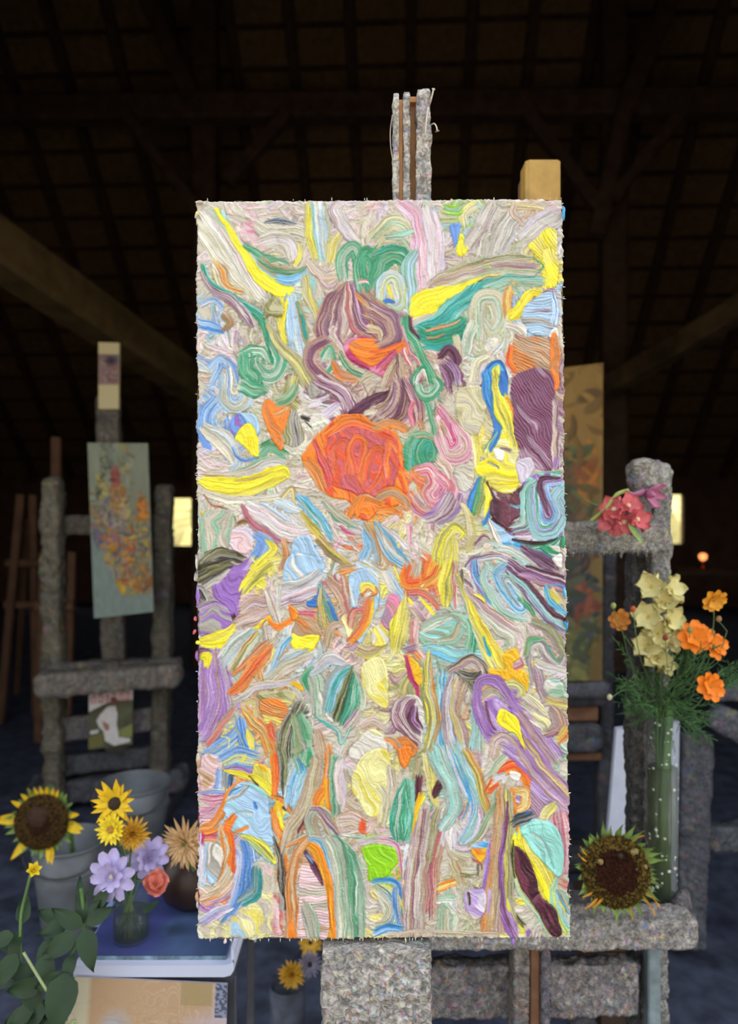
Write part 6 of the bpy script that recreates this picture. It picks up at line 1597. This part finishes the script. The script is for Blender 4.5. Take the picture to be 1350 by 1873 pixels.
# orange cosmos
Mo1 = mat('orange cosmos petal', 'f08418', .55, .12, 60, .1); Mo2 = mat('amber cosmos petal', 'e6a02c', .55, .12, 60, .1); Mo3 = mat('shaded cosmos petal', 'c88030', .6, .15, 60, .1)
GRP = None
for (x, y, D, r_, m, nv_, lab, md) in (
  (1306, 1098, 1.52, .025, Mo2, (.1, -1, -.5), 'amber cosmos flower seen from below, topmost beside the gladiolus', ((1302, 1160), (1262, 1260))),
  (1272, 1166, 1.54, .033, Mo1, (-.2, -1, .5), 'orange cosmos flower, left one of the touching pair right of the gladiolus', ((1262, 1230),)),
  (1306, 1180, 1.56, .031, Mo1, (.4, -1, .4), 'orange cosmos flower, right one of the touching pair right of the gladiolus', ((1280, 1240),)),
  (1300, 1256, 1.50, .029, Mo1, (.1, -1, .2), 'orange cosmos flower hanging lowest, at the right of the vase', ((1268, 1295),)),
  (1134, 1134, 1.55, .021, Mo3, (-.4, -1, .2), 'dull orange cosmos flower left of the gladiolus', ((1150, 1200), (1180, 1280)))):
    c_ = A(x, y, D); flower('cosmos', lab, c_, nv_, [(8, r_, round(r_*.7, 4), 8, -.1, m, .002, .32, .04), (6, round(r_*.75, 4), round(r_*.55, 4), 30, 0, m, .001, .35, .05)], (.0035, .003, Mce), to_vase(*[A(px_, py_, D+.03) for px_, py_ in md]), .0013, 'orange cosmos in the glass vase')
for (x, y, col, md, lab) in ((1122, 1108, '9aa860', (1140, 1160), 'pale green cosmos bud at the far left of the vase bouquet'), (1158, 1114, 'c05838', (1170, 1200), 'red bud between the dull orange cosmos and the gladiolus'), (1315, 1132, 'a07850', (1326, 1150), 'brown drooping bud on a curved stalk at the right of the bouquet'),
                             (1217, 1166, '8a3a2c', (1222, 1240), 'dark red bud in front of the cream gladiolus'), (1262, 1152, '8a8c50', (1255, 1220), 'olive bud left of the orange cosmos pair'), (1115, 1275, 'c8c8a0', (1150, 1262), 'pale bud low at the left of the vase')):
    c_ = A(x, y, 1.53); t_ = thing('flower_bud', lab, 'flower', tuple(vc+Vector((0, 0, .04))), 'buds in the glass vase')
    ellipsoid('bud', c_, (0, -.3, 1), .0055, .007, mat('bud '+col, col, .6, .2, 60, .2), t_, 12, 8, .06)
    ex_ = [A(1328, 1160, 1.55), A(1305, 1210, 1.56)] if x == 1315 else []
    tube('stem', smooth_path([c_-Vector((0, 0, .005)), A(*md, 1.55)]+ex_+to_vase(), 5), .001, M_stem, t_, 5)
fo = thing('foliage', 'feathery green cosmos foliage spilling over the rim of the glass vase', 'foliage', tuple(vc+Vector((0, 0, hv))))
vf = []
for k in range(150):
    x = rf.gauss(0, 1); tgt = rf.choice(((1165, 1255, 34, 40), (1250, 1245, 36, 34), (1272, 1330, 28, 34), (1158, 1290, 26, 24), (1218, 1290, 40, 28), (1250, 1290, 40, 30), (1335, 1235, 16, 22), (1275, 1210, 30, 24)))
    p = A(tgt[0]+rf.gauss(0, tgt[2]*.6), tgt[1]+rf.gauss(0, tgt[3]*.6), rf.uniform(1.50, 1.62)); o_ = Vector((vc.x, vc.y, vc.z+hv+.01)); d_ = (p-o_).normalized()
    P_ = [p-d_*.03, p, p+d_*.012]; vf.append(tube_vf(P_, [.0009, .0007, .0003], 4))
    for j in range(9):
        q_ = p+d_*rf.uniform(-.028, .012); e_ = (d_+Vector((rf.uniform(-1, 1), rf.uniform(-.8, .8), rf.uniform(-1, 1)))*1.1).normalized(); L = rf.uniform(.010, .026)
        w_ = .0011; s_ = e_.cross(Vector((0, 1, 0))).normalized()*w_; m_ = q_+e_*L*.5; t_ = q_+e_*L
        vf.append(([tuple(q_-s_*.4), tuple(m_-s_), tuple(t_), tuple(m_+s_), tuple(q_+s_*.4), tuple(m_+Vector((0, -w_, 0)))], [(0, 1, 5), (1, 2, 5), (2, 3, 5), (3, 4, 5), (4, 0, 5)]))
V_, F_ = join_vf(vf); o = mesh('fronds', V_, F_, M_leaf2, fo, False); o['kind'] = 'stuff'
for k in range(7):
    tgt = ((1150, 1245), (1165, 1270), (1245, 1235), (1270, 1220), (1275, 1340), (1262, 1300), (1335, 1240))[k]
    tube('stem', smooth_path([A(*tgt, 1.56), vc+Vector((rf.uniform(-.01, .01), 0, hv)), vc+Vector((0, 0, .05))], 6), .0011, M_stem, fo, 5)
# pink gladiolus lying over the crossbar
Mpk = mat('coral pink gladiolus petal', 'd86a70', .55, .2, 40, .1); Mpk2 = mat('dusky pink gladiolus petal', 'c0789a', .55, .2, 40, .1)
gp = thing('gladiolus', 'coral pink gladiolus lying on the crossbar of the right easel', 'flower', tuple(A(1140, 960, 1.55)))
for k, (x, y, fx, fz) in enumerate(((1122, 932, -.5, .3), (1148, 925, .1, .5), (1165, 950, .6, .1), (1140, 955, 0, -.2), (1118, 952, -.7, -.1))):
    c_ = A(x, y, 1.49)
    fl_ = ellipsoid('floret', c_+Vector((0, -.004, 0)), (fx, -1, fz), .006, .004, mat('cream throat', 'e0c0a0', .6), gp, 10, 6)
    for j in range(6): put_inst('petal', petal_data(.030, .026, -.25, .2, .6, .12, Mpk), fl_, c_, (fx, -1, fz), j*1.047+k*.7, math.radians(40 if j % 2 else 22)+rf.uniform(-.2, .2), .002, rf.uniform(-.4, .4))
tube('stem', smooth_path([A(1080, 953, 1.50), A(1108, 930, 1.49), A(1128, 905, 1.49), A(1150, 897, 1.49)], 6), [.0035]*12+[.0045]*7, mat('light green stalk', 'a0b060', .6, .1), gp, 8)
put_inst('leaf', petal_data(.05, .010, .1, .1, .6, 0, M_sepal), gp, A(1150, 958, 1.47), (0, -1, .2), math.radians(-62), .1)
tube('stalk_tip', smooth_path([A(1068, 914, 1.52), A(1085, 922, 1.51), A(1105, 930, 1.50)], 5), [.0015]*6+[.0028]*5, M_stem, gp, 6)
g2 = thing('gladiolus', 'single dusky pink gladiolus bloom leaning on the knob of the right easel', 'flower', tuple(A(1175, 920, 1.53)))
c_ = A(1180, 900, 1.51)
for j in range(6): put_inst('petal', petal_data(.042, .020, .1, .25, .5, .05, Mpk2), g2, c_, (.5, -.5, -.2), j*1.047, math.radians(42), .002, rf.uniform(-.3, .3))
tube('flower_tube', [c_, A(1160, 905, 1.52), A(1145, 900, 1.52)], [.008, .005, .004], Mpk2, g2, 8)
